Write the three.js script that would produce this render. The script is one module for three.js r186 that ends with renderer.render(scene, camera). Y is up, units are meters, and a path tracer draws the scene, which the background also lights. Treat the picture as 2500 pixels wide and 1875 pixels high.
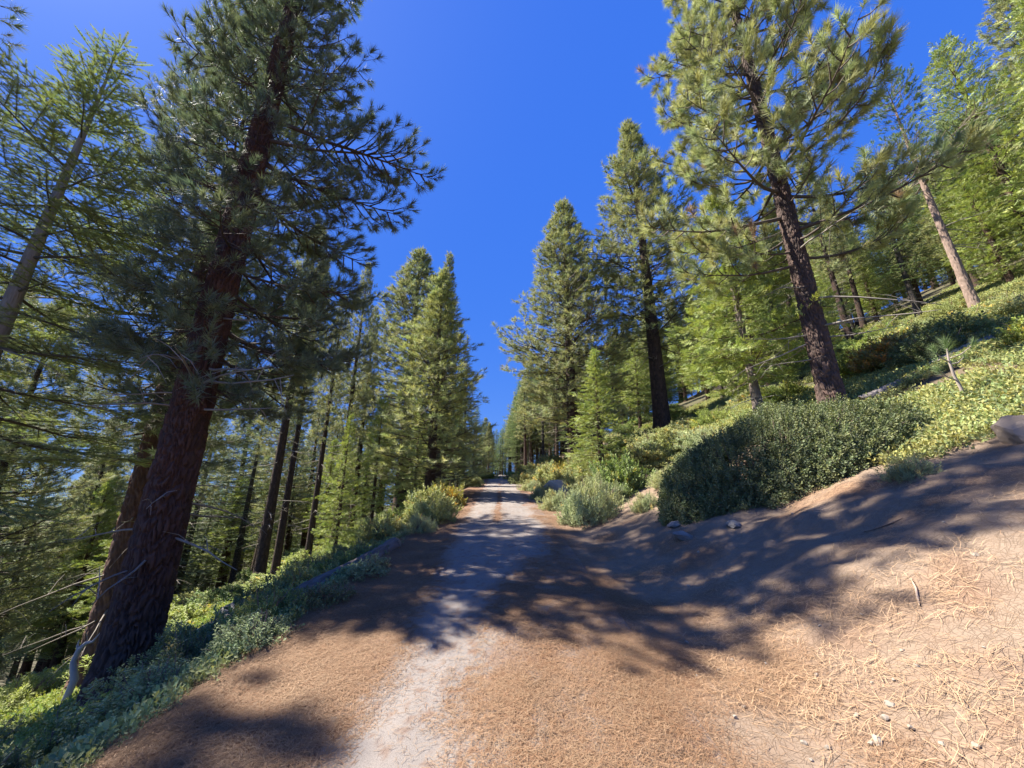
import * as THREE from 'three';

// ---------------------------------------------------------------- camera, sky, sun, exposure
const scene = new THREE.Scene();
const camera = new THREE.PerspectiveCamera(89.9, 4 / 3, 0.05, 6000);
camera.position.set(0, 1.6, 0);
camera.rotation.set(THREE.MathUtils.degToRad(17), 0, 0);
const renderer = new THREE.WebGLRenderer({ antialias: true });
renderer.toneMapping = THREE.LinearToneMapping;
renderer.toneMappingExposure = 3.2;
renderer.shadowMap.enabled = true;

const SUN_EL = THREE.MathUtils.degToRad(53), SUN_FWD = THREE.MathUtils.degToRad(13);
const sunDir = new THREE.Vector3(-Math.cos(SUN_FWD) * Math.cos(SUN_EL), Math.sin(SUN_EL), -Math.sin(SUN_FWD) * Math.cos(SUN_EL));
const sun = new THREE.DirectionalLight(new THREE.Color(1.0, 0.93, 0.82), 5.0);
sun.position.copy(sunDir).multiplyScalar(120);
sun.castShadow = true;
sun.shadow.mapSize.set(4096, 4096);
Object.assign(sun.shadow.camera, { left: -70, right: 70, top: 70, bottom: -70, near: 1, far: 320 });
scene.add(sun, sun.target);

function makeSky() {                                   // clear mountain sky: deep blue overhead, paler towards the horizon and round the sun
  const w = 512, h = 256, a = new Float32Array(w * h * 4);
  const zen = [0.0145, 0.057, 0.265], mid = [0.0205, 0.082, 0.305], hor = [0.088, 0.162, 0.305];
  for (let j = 0; j < h; j++) for (let i = 0; i < w; i++) {
    const lat = ((j + 0.5) / h - 0.5) * Math.PI, lon = ((i + 0.5) / w - 0.5) * 2 * Math.PI;
    const d = [Math.cos(lat) * Math.cos(lon), Math.sin(lat), Math.cos(lat) * Math.sin(lon)];
    const e = Math.max(0, d[1]), k1 = Math.exp(-e * 7), k2 = Math.pow(e, 0.8);
    const c = Math.max(0, d[0] * sunDir.x + d[1] * sunDir.y + d[2] * sunDir.z);
    const glow = 0.045 * Math.pow(c, 8) + 0.22 * Math.pow(c, 90);
    for (let k = 0; k < 3; k++) {
      const base = mid[k] + (zen[k] - mid[k]) * k2;
      a[(j * w + i) * 4 + k] = base + (hor[k] - base) * k1 + glow * [0.9, 0.95, 1][k];
    }
    a[(j * w + i) * 4 + 3] = 1;
  }
  const t = new THREE.DataTexture(a, w, h, THREE.RGBAFormat, THREE.FloatType);
  t.mapping = THREE.EquirectangularReflectionMapping; t.magFilter = t.minFilter = THREE.LinearFilter; t.needsUpdate = true;
  return t;
}
scene.background = makeSky();
scene.environment = scene.background;

// ---------------------------------------------------------------- helpers
function rng(seed) { let s = seed >>> 0; return () => { s = (s + 0x6D2B79F5) | 0; let t = Math.imul(s ^ (s >>> 15), 1 | s); t = (t + Math.imul(t ^ (t >>> 7), 61 | t)) ^ t; return ((t ^ (t >>> 14)) >>> 0) / 4294967296; }; }
const hash = (x, y, z = 0) => { let h = Math.imul(x | 0, 374761393) ^ Math.imul(y | 0, 668265263) ^ Math.imul(z | 0, 2147483647 - 91); h = Math.imul(h ^ (h >>> 13), 1274126177); return ((h ^ (h >>> 16)) >>> 0) / 4294967296; };
const sm = (t) => t * t * (3 - 2 * t);
function noise2(x, y, z = 0) { const i = Math.floor(x), j = Math.floor(y), u = sm(x - i), v = sm(y - j); const a = hash(i, j, z), b = hash(i + 1, j, z), c = hash(i, j + 1, z), d = hash(i + 1, j + 1, z); return a + (b - a) * u + (c - a) * v + (a - b - c + d) * u * v; }
const fbm = (x, y, o = 4, z = 0) => { let s = 0, a = 0.5, n = 0; for (let k = 0; k < o; k++) { s += a * noise2(x, y, z + k * 17); n += a; a *= 0.5; x *= 2.03; y *= 2.03; } return s / n; };
const clamp = (x, a = 0, b = 1) => Math.min(b, Math.max(a, x));
const step = (a, b, x) => sm(clamp((x - a) / (b - a)));
const lerp = (a, b, t) => a + (b - a) * t;
const rad = THREE.MathUtils.degToRad;
const V = (x, y, z) => new THREE.Vector3(x, y, z);
const used = {};
function numbered(name) { const n = used[name] = (used[name] ?? -1) + 1; return n ? name + '_' + String(n).padStart(3, '0') : name; }
function tag(o, label, category, group, kind) { o.userData.label = label; if (category) o.userData.category = category; if (group) o.userData.group = group; if (kind) o.userData.kind = kind; return o; }
function top(o, name) { o.name = numbered(name); scene.add(o); return o; }
function mesh(name, geo, mat, parent) { const m = new THREE.Mesh(geo, mat); m.name = name; if (parent) parent.add(m); return m; }

class Grow { constructor(n = 4096) { this.a = new Float32Array(n); this.n = 0; } room(k) { if (this.n + k > this.a.length) { const b = new Float32Array(Math.max(this.a.length * 2, this.n + k)); b.set(this.a.subarray(0, this.n)); this.a = b; } } done() { return this.a.slice(0, this.n); } }
class Leafy {                                          // flat triangles with a colour each, no shared vertices
  constructor() { this.p = new Grow(1 << 16); this.c = new Grow(1 << 16); }
  stamp(tri, m, r, g, b) {
    const e = m.elements, n = tri.length; this.p.room(n); this.c.room(n);
    const P = this.p.a, C = this.c.a; let o = this.p.n;
    for (let i = 0; i < n; i += 3, o += 3) {
      const x = tri[i], y = tri[i + 1], z = tri[i + 2];
      P[o] = e[0] * x + e[4] * y + e[8] * z + e[12]; P[o + 1] = e[1] * x + e[5] * y + e[9] * z + e[13]; P[o + 2] = e[2] * x + e[6] * y + e[10] * z + e[14];
      C[o] = r; C[o + 1] = g; C[o + 2] = b;
    }
    this.p.n = this.c.n = o;
  }
  geo() { const g = new THREE.BufferGeometry(); g.setAttribute('position', new THREE.BufferAttribute(this.p.done(), 3)); g.setAttribute('color', new THREE.BufferAttribute(this.c.done(), 3)); return g; }
}
function triGeo(tri) { const g = new THREE.BufferGeometry(); g.setAttribute('position', new THREE.BufferAttribute(new Float32Array(tri), 3)); return g; }

class Wood {                                           // tubes with round normals, uv in metres and a colour
  constructor() { this.p = []; this.n = []; this.c = []; this.t = []; this.i = []; }
  tube(pts, radii, seg, col, cap = true) {
    const base = this.p.length / 3, N = pts.length; let ux = V(1, 0, 0), len = 0;
    const dir = V(), a = V(), b = V();
    for (let k = 0; k < N; k++) {
      dir.subVectors(pts[Math.min(N - 1, k + 1)], pts[Math.max(0, k - 1)]).normalize();
      a.copy(ux).addScaledVector(dir, -ux.dot(dir)); if (a.lengthSq() < 1e-4) a.set(0, 0, 1).addScaledVector(dir, -dir.z); a.normalize(); ux = a.clone(); b.crossVectors(dir, a);
      if (k) len += pts[k].distanceTo(pts[k - 1]);
      for (let s = 0; s <= seg; s++) {
        const w = s / seg * Math.PI * 2, c = Math.cos(w), q = Math.sin(w), nx = a.x * c + b.x * q, ny = a.y * c + b.y * q, nz = a.z * c + b.z * q;
        this.p.push(pts[k].x + nx * radii[k], pts[k].y + ny * radii[k], pts[k].z + nz * radii[k]); this.n.push(nx, ny, nz); this.c.push(...col); this.t.push(s / seg * Math.max(0.2, Math.PI * 2 * radii[0]), len);
      }
    }
    const R = seg + 1;
    for (let k = 0; k < N - 1; k++) for (let s = 0; s < seg; s++) { const o = base + k * R + s; this.i.push(o, o + 1, o + R, o + 1, o + R + 1, o + R); }
    if (cap) { const o = base + (N - 1) * R; for (let s = 1; s < seg - 1; s++) this.i.push(o, o + s, o + s + 1); }
  }
  geo() { const g = new THREE.BufferGeometry(); g.setAttribute('position', new THREE.Float32BufferAttribute(this.p, 3)); g.setAttribute('normal', new THREE.Float32BufferAttribute(this.n, 3)); g.setAttribute('color', new THREE.Float32BufferAttribute(this.c, 3)); g.setAttribute('uv', new THREE.Float32BufferAttribute(this.t, 2)); g.setIndex(this.i); return g; }
}
const Y = V(0, 1, 0), _q = new THREE.Quaternion(), _q2 = new THREE.Quaternion(), _s = V();
function aim(pos, dir, spin, sx, sy = sx, sz = sx) { _q.setFromUnitVectors(Y, dir); _q2.setFromAxisAngle(Y, spin); _q.multiply(_q2); return new THREE.Matrix4().compose(pos, _q, _s.set(sx, sy, sz)); }

// ---------------------------------------------------------------- the lie of the land (x to the right, d = distance ahead, z = -d)
function roadY(d) { if (d < 40) return 0.1 * d; const e = Math.min(d - 40, 14); return 0.1 * d - 0.0025 * e * e - (d > 54 ? 0.07 * (d - 54) : 0); }
function roadX(d) { const q = clamp(d, 0, 60); return -0.1 - 0.012 * q - 0.0004 * q * q; }
function landY(x, d) {
  const s = x - roadX(d); let h = roadY(Math.min(d, 400)), off = 0;
  if (s > 1.75) { const e = s - 1.75, q = Math.min(e, 150); h += 0.44 * (Math.hypot(q, 0.5) - 0.5); off = e; }
  if (s < -1.9) { const e = -1.9 - s, q = Math.min(e, 90); h -= 0.56 * (Math.hypot(q, 0.3) - 0.3) - 0.14 * (Math.hypot(Math.max(0, q - 3), 1) - 1); off = e; }
  const k = step(0, 2.5, off);
  h += k * ((fbm(x * 0.28, d * 0.28, 3, 5) - 0.5) * 0.5 + (fbm(x * 1.3, d * 1.3, 3, 9) - 0.5) * 0.16) + (fbm(x * 3.1, d * 3.1, 2, 3) - 0.5) * 0.035;
  if (s > 1.75) h += step(0, 1.2, off) * (fbm(x * 2.2 + d * 0.8, d * 1.1, 3, 41) - 0.5) * 0.14 * (1 - step(6, 9, off));
  return h;
}
const onLand = (x, d, dy = 0) => V(x, landY(x, d) + dy, -d);

// ---------------------------------------------------------------- textures
function canvasTex(w, h, draw, srgb) { const c = document.createElement('canvas'); c.width = w; c.height = h; draw(c.getContext('2d'), w, h); const t = new THREE.CanvasTexture(c); t.wrapS = t.wrapT = THREE.RepeatWrapping; t.magFilter = THREE.LinearFilter; if (srgb) t.colorSpace = THREE.SRGBColorSpace; return t; }
function dataTex(w, h, f, srgb) { const a = new Uint8Array(w * h * 4); for (let j = 0; j < h; j++) for (let i = 0; i < w; i++) { const c = f(i / w, j / h), o = (j * w + i) * 4; a[o] = clamp(c[0]) * 255; a[o + 1] = clamp(c[1]) * 255; a[o + 2] = clamp(c[2]) * 255; a[o + 3] = 255; } const t = new THREE.DataTexture(a, w, h); t.wrapS = t.wrapT = THREE.RepeatWrapping; t.magFilter = t.minFilter = THREE.LinearFilter; if (srgb) t.colorSpace = THREE.SRGBColorSpace; t.needsUpdate = true; return t; }
function groundStrokes(g, w, bump) {                   // soil grain, grit and fine needle bits; drawn with wrap-around
  const r = rng(77), px = w / 2;                       // the tile is 2 m
  g.fillStyle = bump ? '#808080' : '#cfcac4'; g.fillRect(0, 0, w, w);
  for (let k = 0; k < 60000; k++) { const x = r() * w, y = r() * w, s = 1 + r() * r() * 3, v = bump ? 80 + r() * 100 : 150 + r() * 105; g.fillStyle = `rgba(${v | 0},${v * (bump ? 1 : 0.985) | 0},${v * (bump ? 1 : 0.96) | 0},${0.25 + r() * 0.4})`; g.fillRect(x, y, s, s); }
  for (let k = 0; k < 2600; k++) { const x = r() * w, y = r() * w, s = 1.5 + r() * r() * 7, v = bump ? 190 + r() * 65 : 190 + r() * 65; g.fillStyle = `rgba(${v | 0},${v * (bump ? 1 : 0.97) | 0},${v * (bump ? 1 : 0.93) | 0},0.8)`; for (const ox of [0, -w]) for (const oy of [0, -w]) { g.beginPath(); g.ellipse(x + ox, y + oy, s, s * (0.5 + r() * 0.4), r() * 3, 0, 7); g.fill(); } }
  for (let k = 0; k < 7000; k++) {
    const x = r() * w, y = r() * w, a = r() * 6.283, l = px * (0.04 + r() * 0.1), bx = (r() - 0.5) * 14, by = (r() - 0.5) * 14, dark = r() < 0.45, v = bump ? 175 + r() * 80 : dark ? 150 + r() * 45 : 212 + r() * 38;
    g.strokeStyle = bump ? `rgba(${v | 0},${v | 0},${v | 0},0.9)` : `rgba(${v | 0},${v * 0.93 | 0},${v * 0.84 | 0},0.75)`; g.lineWidth = 1.1 + r() * 0.8;
    for (const ox of [0, w, -w]) for (const oy of [0, w, -w]) { if (Math.abs(x + ox - w / 2) > w * 0.66 || Math.abs(y + oy - w / 2) > w * 0.66) continue; g.beginPath(); g.moveTo(x + ox, y + oy); g.quadraticCurveTo(x + ox + Math.cos(a) * l / 2 + bx, y + oy + Math.sin(a) * l / 2 + by, x + ox + Math.cos(a) * l, y + oy + Math.sin(a) * l); g.stroke(); }
  }
}
const groundMap = canvasTex(2048, 2048, (g, w) => groundStrokes(g, w, false), true);
const groundBump = canvasTex(2048, 2048, (g, w) => groundStrokes(g, w, true), false);
function asphaltStrokes(g, w, bump) {
  const r = rng(31);
  g.fillStyle = bump ? '#707070' : '#c4c2c0'; g.fillRect(0, 0, w, w);
  for (let k = 0; k < 90000; k++) { const x = r() * w, y = r() * w, s = 1 + r() * 2.6, v = 110 + r() * 145; g.fillStyle = `rgba(${v | 0},${v * (bump ? 1 : 0.985) | 0},${v * (bump ? 1 : 0.965) | 0},0.7)`; g.fillRect(x, y, s, s); }
}
const roadMap = canvasTex(1024, 1024, (g, w) => asphaltStrokes(g, w, false), true);
const roadBump = canvasTex(1024, 1024, (g, w) => asphaltStrokes(g, w, true), false);
function worley(u, v, nu, nv, seed) {                  // [nearest, second nearest, id of the nearest] of one random point per cell, wrapping
  const i = Math.floor(u * nu), j = Math.floor(v * nv); let f1 = 9, f2 = 9, id = 0;
  for (let b = -1; b <= 1; b++) for (let a = -1; a <= 1; a++) {
    const ci = ((i + a) % nu + nu) % nu, cj = ((j + b) % nv + nv) % nv;
    const dx = i + a + 0.1 + hash(ci, cj, seed) * 0.8 - u * nu, dy = j + b + 0.1 + hash(ci, cj, seed + 1) * 0.8 - v * nv, q = Math.hypot(dx, dy);
    if (q < f1) { f2 = f1; f1 = q; id = hash(ci, cj, seed + 2); } else if (q < f2) f2 = q;
  }
  return [f1, f2, id];
}
const wrapNoise = (u, v, n, z) => { const x = u * n, y = v * n, i = Math.floor(x), j = Math.floor(y), a = sm(x - i), b = sm(y - j), h = (p, q) => hash(((p % n) + n) % n, ((q % n) + n) % n, z); return lerp(lerp(h(i, j), h(i + 1, j), a), lerp(h(i, j + 1), h(i + 1, j + 1), a), b); };
const barkAt = (u, v) => { const wu = u + (wrapNoise(u, v, 8, 1) - 0.5) * 0.05; const [f1, f2, id] = worley(wu, v, 11, 7, 50); return [step(0.02, 0.3, f2 - f1), id, wrapNoise(u, v, 64, 4)]; };
const barkMap = dataTex(512, 1024, (u, v) => { const [, id, n] = barkAt(u, v), k = 0.62 + id * 0.3 + (n - 0.5) * 0.25; return [k, k * 0.97, k * 0.94]; }, true);
const barkBump = dataTex(512, 1024, (u, v) => { const [h, id, n] = barkAt(u, v), k = h * (0.6 + id * 0.2) + n * 0.2; return [k, k, k]; }, false);

// ---------------------------------------------------------------- materials
const std = (o) => new THREE.MeshStandardMaterial({ vertexColors: true, roughness: 0.9, ...o });
const leafMat = (color, o = {}) => new THREE.MeshPhysicalMaterial({ color, vertexColors: true, side: THREE.DoubleSide, transmission: 0.35, thickness: 0, clearcoat: 0.25, clearcoatRoughness: 0.45, ...o, roughness: 1 });
const C = (r, g, b) => new THREE.Color().setRGB(r, g, b);
const M = {
  ground: std({ map: groundMap, bumpMap: groundBump, bumpScale: 0.012, roughness: 0.97 }),
  road: std({ map: roadMap, bumpMap: roadBump, bumpScale: 0.005, roughness: 0.93 }),
  bark: std({ map: barkMap, bumpMap: barkBump, bumpScale: 0.03 }),
  wood: std({}),
  heroBark: std({ roughness: 0.88 }),
  pine: leafMat(C(1, 1, 1)),
  fir: leafMat(C(1, 1, 1), { roughness: 0.6 }),
  cedar: leafMat(C(1, 1, 1), { roughness: 0.65 }),
  litter: std({ roughness: 0.75, side: THREE.DoubleSide }),
  stone: std({ roughness: 0.9 }),
};

// ---------------------------------------------------------------- ground and road
function needleCover(x, d) {                           // how thick fallen needles lie: 0 bare, 1 covered
  const s = x - roadX(d), n = fbm(x * 2.3, d * 1.1, 4, 12) - 0.5, f = fbm(x * 9, d * 7, 3, 21) - 0.5, hf = (noise2(x * 31, d * 27, 5) - 0.5) * 0.3;
  const right = lerp(-0.08, 0.95, step(3.6, 8.6, d)) + n * 0.7 + f * 0.3, left = lerp(-0.84, -1.0, step(4, 8, d)) + n * 0.35 + f * 0.25;
  let k = Math.max(step(-0.09, 0.09, s - right + hf) * lerp(0.35, 1.1, clamp(fbm(x * 3.2, d * 2.4, 4, 8) * 1.8 - 0.4)), step(-0.08, 0.08, left - s + hf) * lerp(0.6, 1.1, fbm(x * 4, d * 3, 3, 15)));
  if (d > 7.5) k = Math.max(k, step(0.5, 0.7, fbm(d * 0.35, 3, 2, 2)) * step(0.16, 0.05, Math.abs(s + 0.12 + n * 0.15)) * 0.9);
  k -= step(0.1, 0.3, fbm(x * 6, d * 4.5, 3, 88) - 0.5) * 1.1 * step(0.9, 0.2, Math.abs(s - 0.15));
  k += 0.04 + step(0.12, 0.26, fbm(x * 16, d * 12, 2, 45) - 0.5) * 0.45 * step(1.4, 1.0, Math.abs(s));
  const bank = step(0.95, 2.0, s + n * 1.5); k = lerp(k, clamp((fbm(x * 1.5 + 3, d * 1.9, 4, 33) - 0.5) * 3.0) * 0.7, bank * 0.97);
  return clamp(k);
}
const mix3 = (a, b, t) => [lerp(a[0], b[0], t), lerp(a[1], b[1], t), lerp(a[2], b[2], t)];
const SOIL = [0.37, 0.29, 0.22], SOIL2 = [0.30, 0.228, 0.168], NEEDLE = [0.31, 0.158, 0.08], NEEDLE2 = [0.24, 0.112, 0.052], DUFF = [0.09, 0.076, 0.04], GREEN = [0.09, 0.10, 0.036], ASPH = [0.43, 0.39, 0.36], ASPH2 = [0.31, 0.28, 0.26];
function groundColour(x, d) {
  const s = x - roadX(d), n1 = fbm(x * 0.9, d * 0.9, 4, 61), n2 = fbm(x * 5, d * 5, 3, 62);
  let c = mix3(SOIL, SOIL2, clamp(n1 * 0.7 + n2 * 0.6 - 0.25));
  c = mix3(c, mix3(NEEDLE, NEEDLE2, n2), needleCover(x, d) * 0.9);
  const wild = Math.max(step(2.2, 3.4, -s + n1), step(7.5, 11, s + n1 * 2) * 0.75, step(60, 90, d));
  c = mix3(c, mix3(DUFF, SOIL2, clamp(n1 * 1.2 - 0.35)), wild * 0.85);
  const deep = Math.max(step(4, 8, -s), step(9, 13, s), step(45, 60, d)); return mix3(c, mix3(GREEN, DUFF, clamp(n2 * 1.6 - 0.4)), deep * (0.7 + 0.3 * n1));
}
function spaced(stops) { const a = [stops[0][0]]; for (let k = 1; k < stops.length; k++) { const [to, st] = stops[k]; while (a[a.length - 1] < to - 1e-6) a.push(Math.min(to, a[a.length - 1] + st)); } return a; }
function sheet(xs, ds, at, colour, uvScale) {
  const nx = xs.length, nd = ds.length, p = new Float32Array(nx * nd * 3), c = new Float32Array(nx * nd * 3), t = new Float32Array(nx * nd * 2), ix = [];
  for (let j = 0; j < nd; j++) for (let i = 0; i < nx; i++) {
    const o = j * nx + i, [x, y, d] = at(xs[i], ds[j]); p[o * 3] = x; p[o * 3 + 1] = y; p[o * 3 + 2] = -d; const q = colour(x, d); c[o * 3] = q[0]; c[o * 3 + 1] = q[1]; c[o * 3 + 2] = q[2]; t[o * 2] = x * uvScale; t[o * 2 + 1] = d * uvScale;
    if (i && j) { const a = o - nx - 1, b = o - nx, e = o - 1; ix.push(a, b, o, a, o, e); }
  }
  const g = new THREE.BufferGeometry(); g.setAttribute('position', new THREE.BufferAttribute(p, 3)); g.setAttribute('color', new THREE.BufferAttribute(c, 3)); g.setAttribute('uv', new THREE.BufferAttribute(t, 2)); g.setIndex(ix); g.computeVertexNormals(); return g;
}
const gx = spaced([[-2500], [-300, 400], [-90, 30], [-24, 3], [-8, 0.5], [-4, 0.12], [6.5, 0.065], [10, 0.15], [22, 0.6], [60, 3], [180, 20], [2500, 400]]);
const gd = spaced([[-80], [-12, 6], [0.5, 0.6], [9, 0.065], [14, 0.12], [30, 0.4], [70, 2], [200, 8], [3000, 300]]);
tag(top(mesh('ground', sheet(gx, gd, (x, d) => [x, landY(x, d), d], groundColour, 0.5), M.ground), 'ground'), 'tan dirt and duff hillside sloping down to the road and away below it', null, null, 'structure');
const rx = spaced([[-1.4], [1.3, 0.026]]), rd = spaced([[-6], [1.5, 0.4], [9, 0.028], [18, 0.06], [62, 0.2]]);
const roadAt = (s, d) => [s + roadX(d), landY(s + roadX(d), d) + 0.012 + 0.03 * (1 - (s / 1.4) ** 2) - 0.012 * step(1.1, 1.4, Math.abs(s)) * (Math.abs(s) > 1.1 ? 1 : 0), d];
function roadColour(x, d) {
  const n1 = fbm(x * 1.4, d * 0.6, 4, 71), n2 = fbm(x * 8, d * 8, 3, 72), track = fbm(x * 11, d * 0.5, 2, 73);
  const a = mix3(ASPH, ASPH2, clamp(n1 * 0.7 + track * 0.6 - 0.3)), k = needleCover(x, d);
  return mix3(a, mix3(NEEDLE, NEEDLE2, n2), clamp(k * (0.75 + n2 * 0.5)));
}
tag(top(mesh('road', sheet(rx, rd, roadAt, roadColour, 1.25), M.road), 'road'), 'narrow worn grey asphalt road strewn with orange pine needles', null, null, 'structure');
console.log('ground done');

// ---------------------------------------------------------------- foliage templates (arrays of triangle corners)
function needleTuft(seed, n, shoot, len, width, quad) {
  const r = rng(seed), out = [];
  for (let k = 0; k < n; k++) {
    const f = Math.pow(r(), 0.8), y0 = f * shoot, az = r() * 6.283, sp = lerp(1.5, 0.45, f) + (r() - 0.5) * 0.5, l = len * (0.75 + r() * 0.35);
    const dx = Math.sin(sp) * Math.cos(az), dz = Math.sin(sp) * Math.sin(az), dy = Math.cos(sp);
    const tx = -Math.sin(az + r()), tz = Math.cos(az + r()), w = width * 0.5, droop = l * l * 0.25;
    const ex = dx * l, ey = y0 + dy * l - droop * (0.2 + r() * 0.4), ez = dz * l;
    if (quad) { const mx = dx * l * 0.55, my = y0 + dy * l * 0.55, mz = dz * l * 0.55; out.push(0, y0, 0, mx + tx * w, my, mz + tz * w, mx - tx * w, my, mz - tz * w, mx + tx * w, my, mz + tz * w, ex, ey, ez, mx - tx * w, my, mz - tz * w); }
    else out.push(tx * w, y0, tz * w, ex, ey, ez, -tx * w, y0, -tz * w);
  }
  return new Float32Array(out);
}
function firSprig(seed, pairs, len, nl, nw) {          // a twig with needles in two flat combs, tips a little raised
  const r = rng(seed), out = [];
  for (let k = 0; k < pairs; k++) for (const s of [-1, 1]) {
    const y = len * (k + 0.3 * r()) / pairs, l = nl * (1.1 - 0.5 * k / pairs) * (0.8 + r() * 0.4), up = 0.25 + (r() - 0.3) * 0.5, a = 0.9 + (r() - 0.5) * 0.3;
    out.push(0, y - nw / 2, 0, s * Math.sin(a) * l, y + Math.cos(a) * l, up * l, 0, y + nw / 2, 0);
  }
  out.push(-nw / 2, len * 0.9, 0, 0, len + nl, nl * 0.3, nw / 2, len * 0.9, 0);
  return new Float32Array(out);
}
function cedarFan(seed, n, len, w) {                   // a flat branching spray of scale leaves
  const r = rng(seed), out = [];
  const blade = (x, y, a, l, ww) => { const dx = Math.sin(a), dy = Math.cos(a), z0 = (r() - 0.5) * 0.03, z1 = (r() - 0.5) * 0.06; const mx = x + dx * l * 0.55, my = y + dy * l * 0.55; out.push(x, y, 0, mx - dy * ww, my + dx * ww, z0, mx + dy * ww, my - dx * ww, z0, mx - dy * ww, my + dx * ww, z0, x + dx * l, y + dy * l, z1, mx + dy * ww, my - dx * ww, z0); };
  for (let k = 0; k < n; k++) { const f = k / n, s = k % 2 ? 1 : -1; blade(0, f * len * 0.7, s * (0.9 - f * 0.6) + (r() - 0.5) * 0.3, len * (0.55 - 0.25 * f) * (0.8 + r() * 0.4), w); }
  blade(0, len * 0.5, (r() - 0.5) * 0.2, len * 0.55, w);
  return new Float32Array(out);
}
function leafSprig(seed, n, len, leaf, width) {        // a shoot with oval leaves, each two bent halves
  const r = rng(seed), out = [];
  for (let k = 0; k < n; k++) {
    const y = len * (0.1 + 0.9 * k / n), az = k * 2.4 + r(), el = 0.5 + r() * 0.7, l = leaf * (0.7 + r() * 0.5), w = width * (0.7 + r() * 0.5) * 0.5;
    const d = V(Math.cos(az) * Math.cos(el), Math.sin(el), Math.sin(az) * Math.cos(el)), t = V(-Math.sin(az), (r() - 0.5) * 0.6, Math.cos(az)).normalize();
    const a = V(d.x * 0.01, y, d.z * 0.01), m = a.clone().addScaledVector(d, l * 0.55), e = a.clone().addScaledVector(d, l); e.y -= l * 0.12;
    const p = m.clone().addScaledVector(t, w), q = m.clone().addScaledVector(t, -w); m.y -= w * 0.3;
    out.push(a.x, a.y, a.z, p.x, p.y, p.z, e.x, e.y, e.z, a.x, a.y, a.z, e.x, e.y, e.z, q.x, q.y, q.z);
  }
  return new Float32Array(out);
}

// ---------------------------------------------------------------- trees: a skeleton of limbs and twigs, foliage on the twigs
function limb(o, az, L, e0, e1, n, r) {                // points of a limb whose slope turns from e0 to e1
  const pts = [o.clone()], p = o.clone(); let a = az;
  for (let k = 0; k < n; k++) { const f = (k + 0.5) / n, e = lerp(e0, e1, f) + (r() - 0.5) * 0.18; a += (r() - 0.5) * 0.22; p.add(V(Math.cos(e) * Math.cos(a), Math.sin(e), Math.cos(e) * Math.sin(a)).multiplyScalar(L / n)); pts.push(p.clone()); }
  return pts;
}
const along = (pts, f) => { const x = clamp(f, 0, 0.9999) * (pts.length - 1), i = Math.floor(x); return pts[i].clone().lerp(pts[i + 1], x - i); };
const dirAt = (pts, f) => { const i = Math.min(pts.length - 2, Math.floor(f * (pts.length - 1))); return pts[i + 1].clone().sub(pts[i]).normalize(); };
const conical = (p = 0.8, full = 0.12) => (t) => Math.pow(1 - t, p) * Math.min(1, 0.6 + t / full * 0.4);

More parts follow.
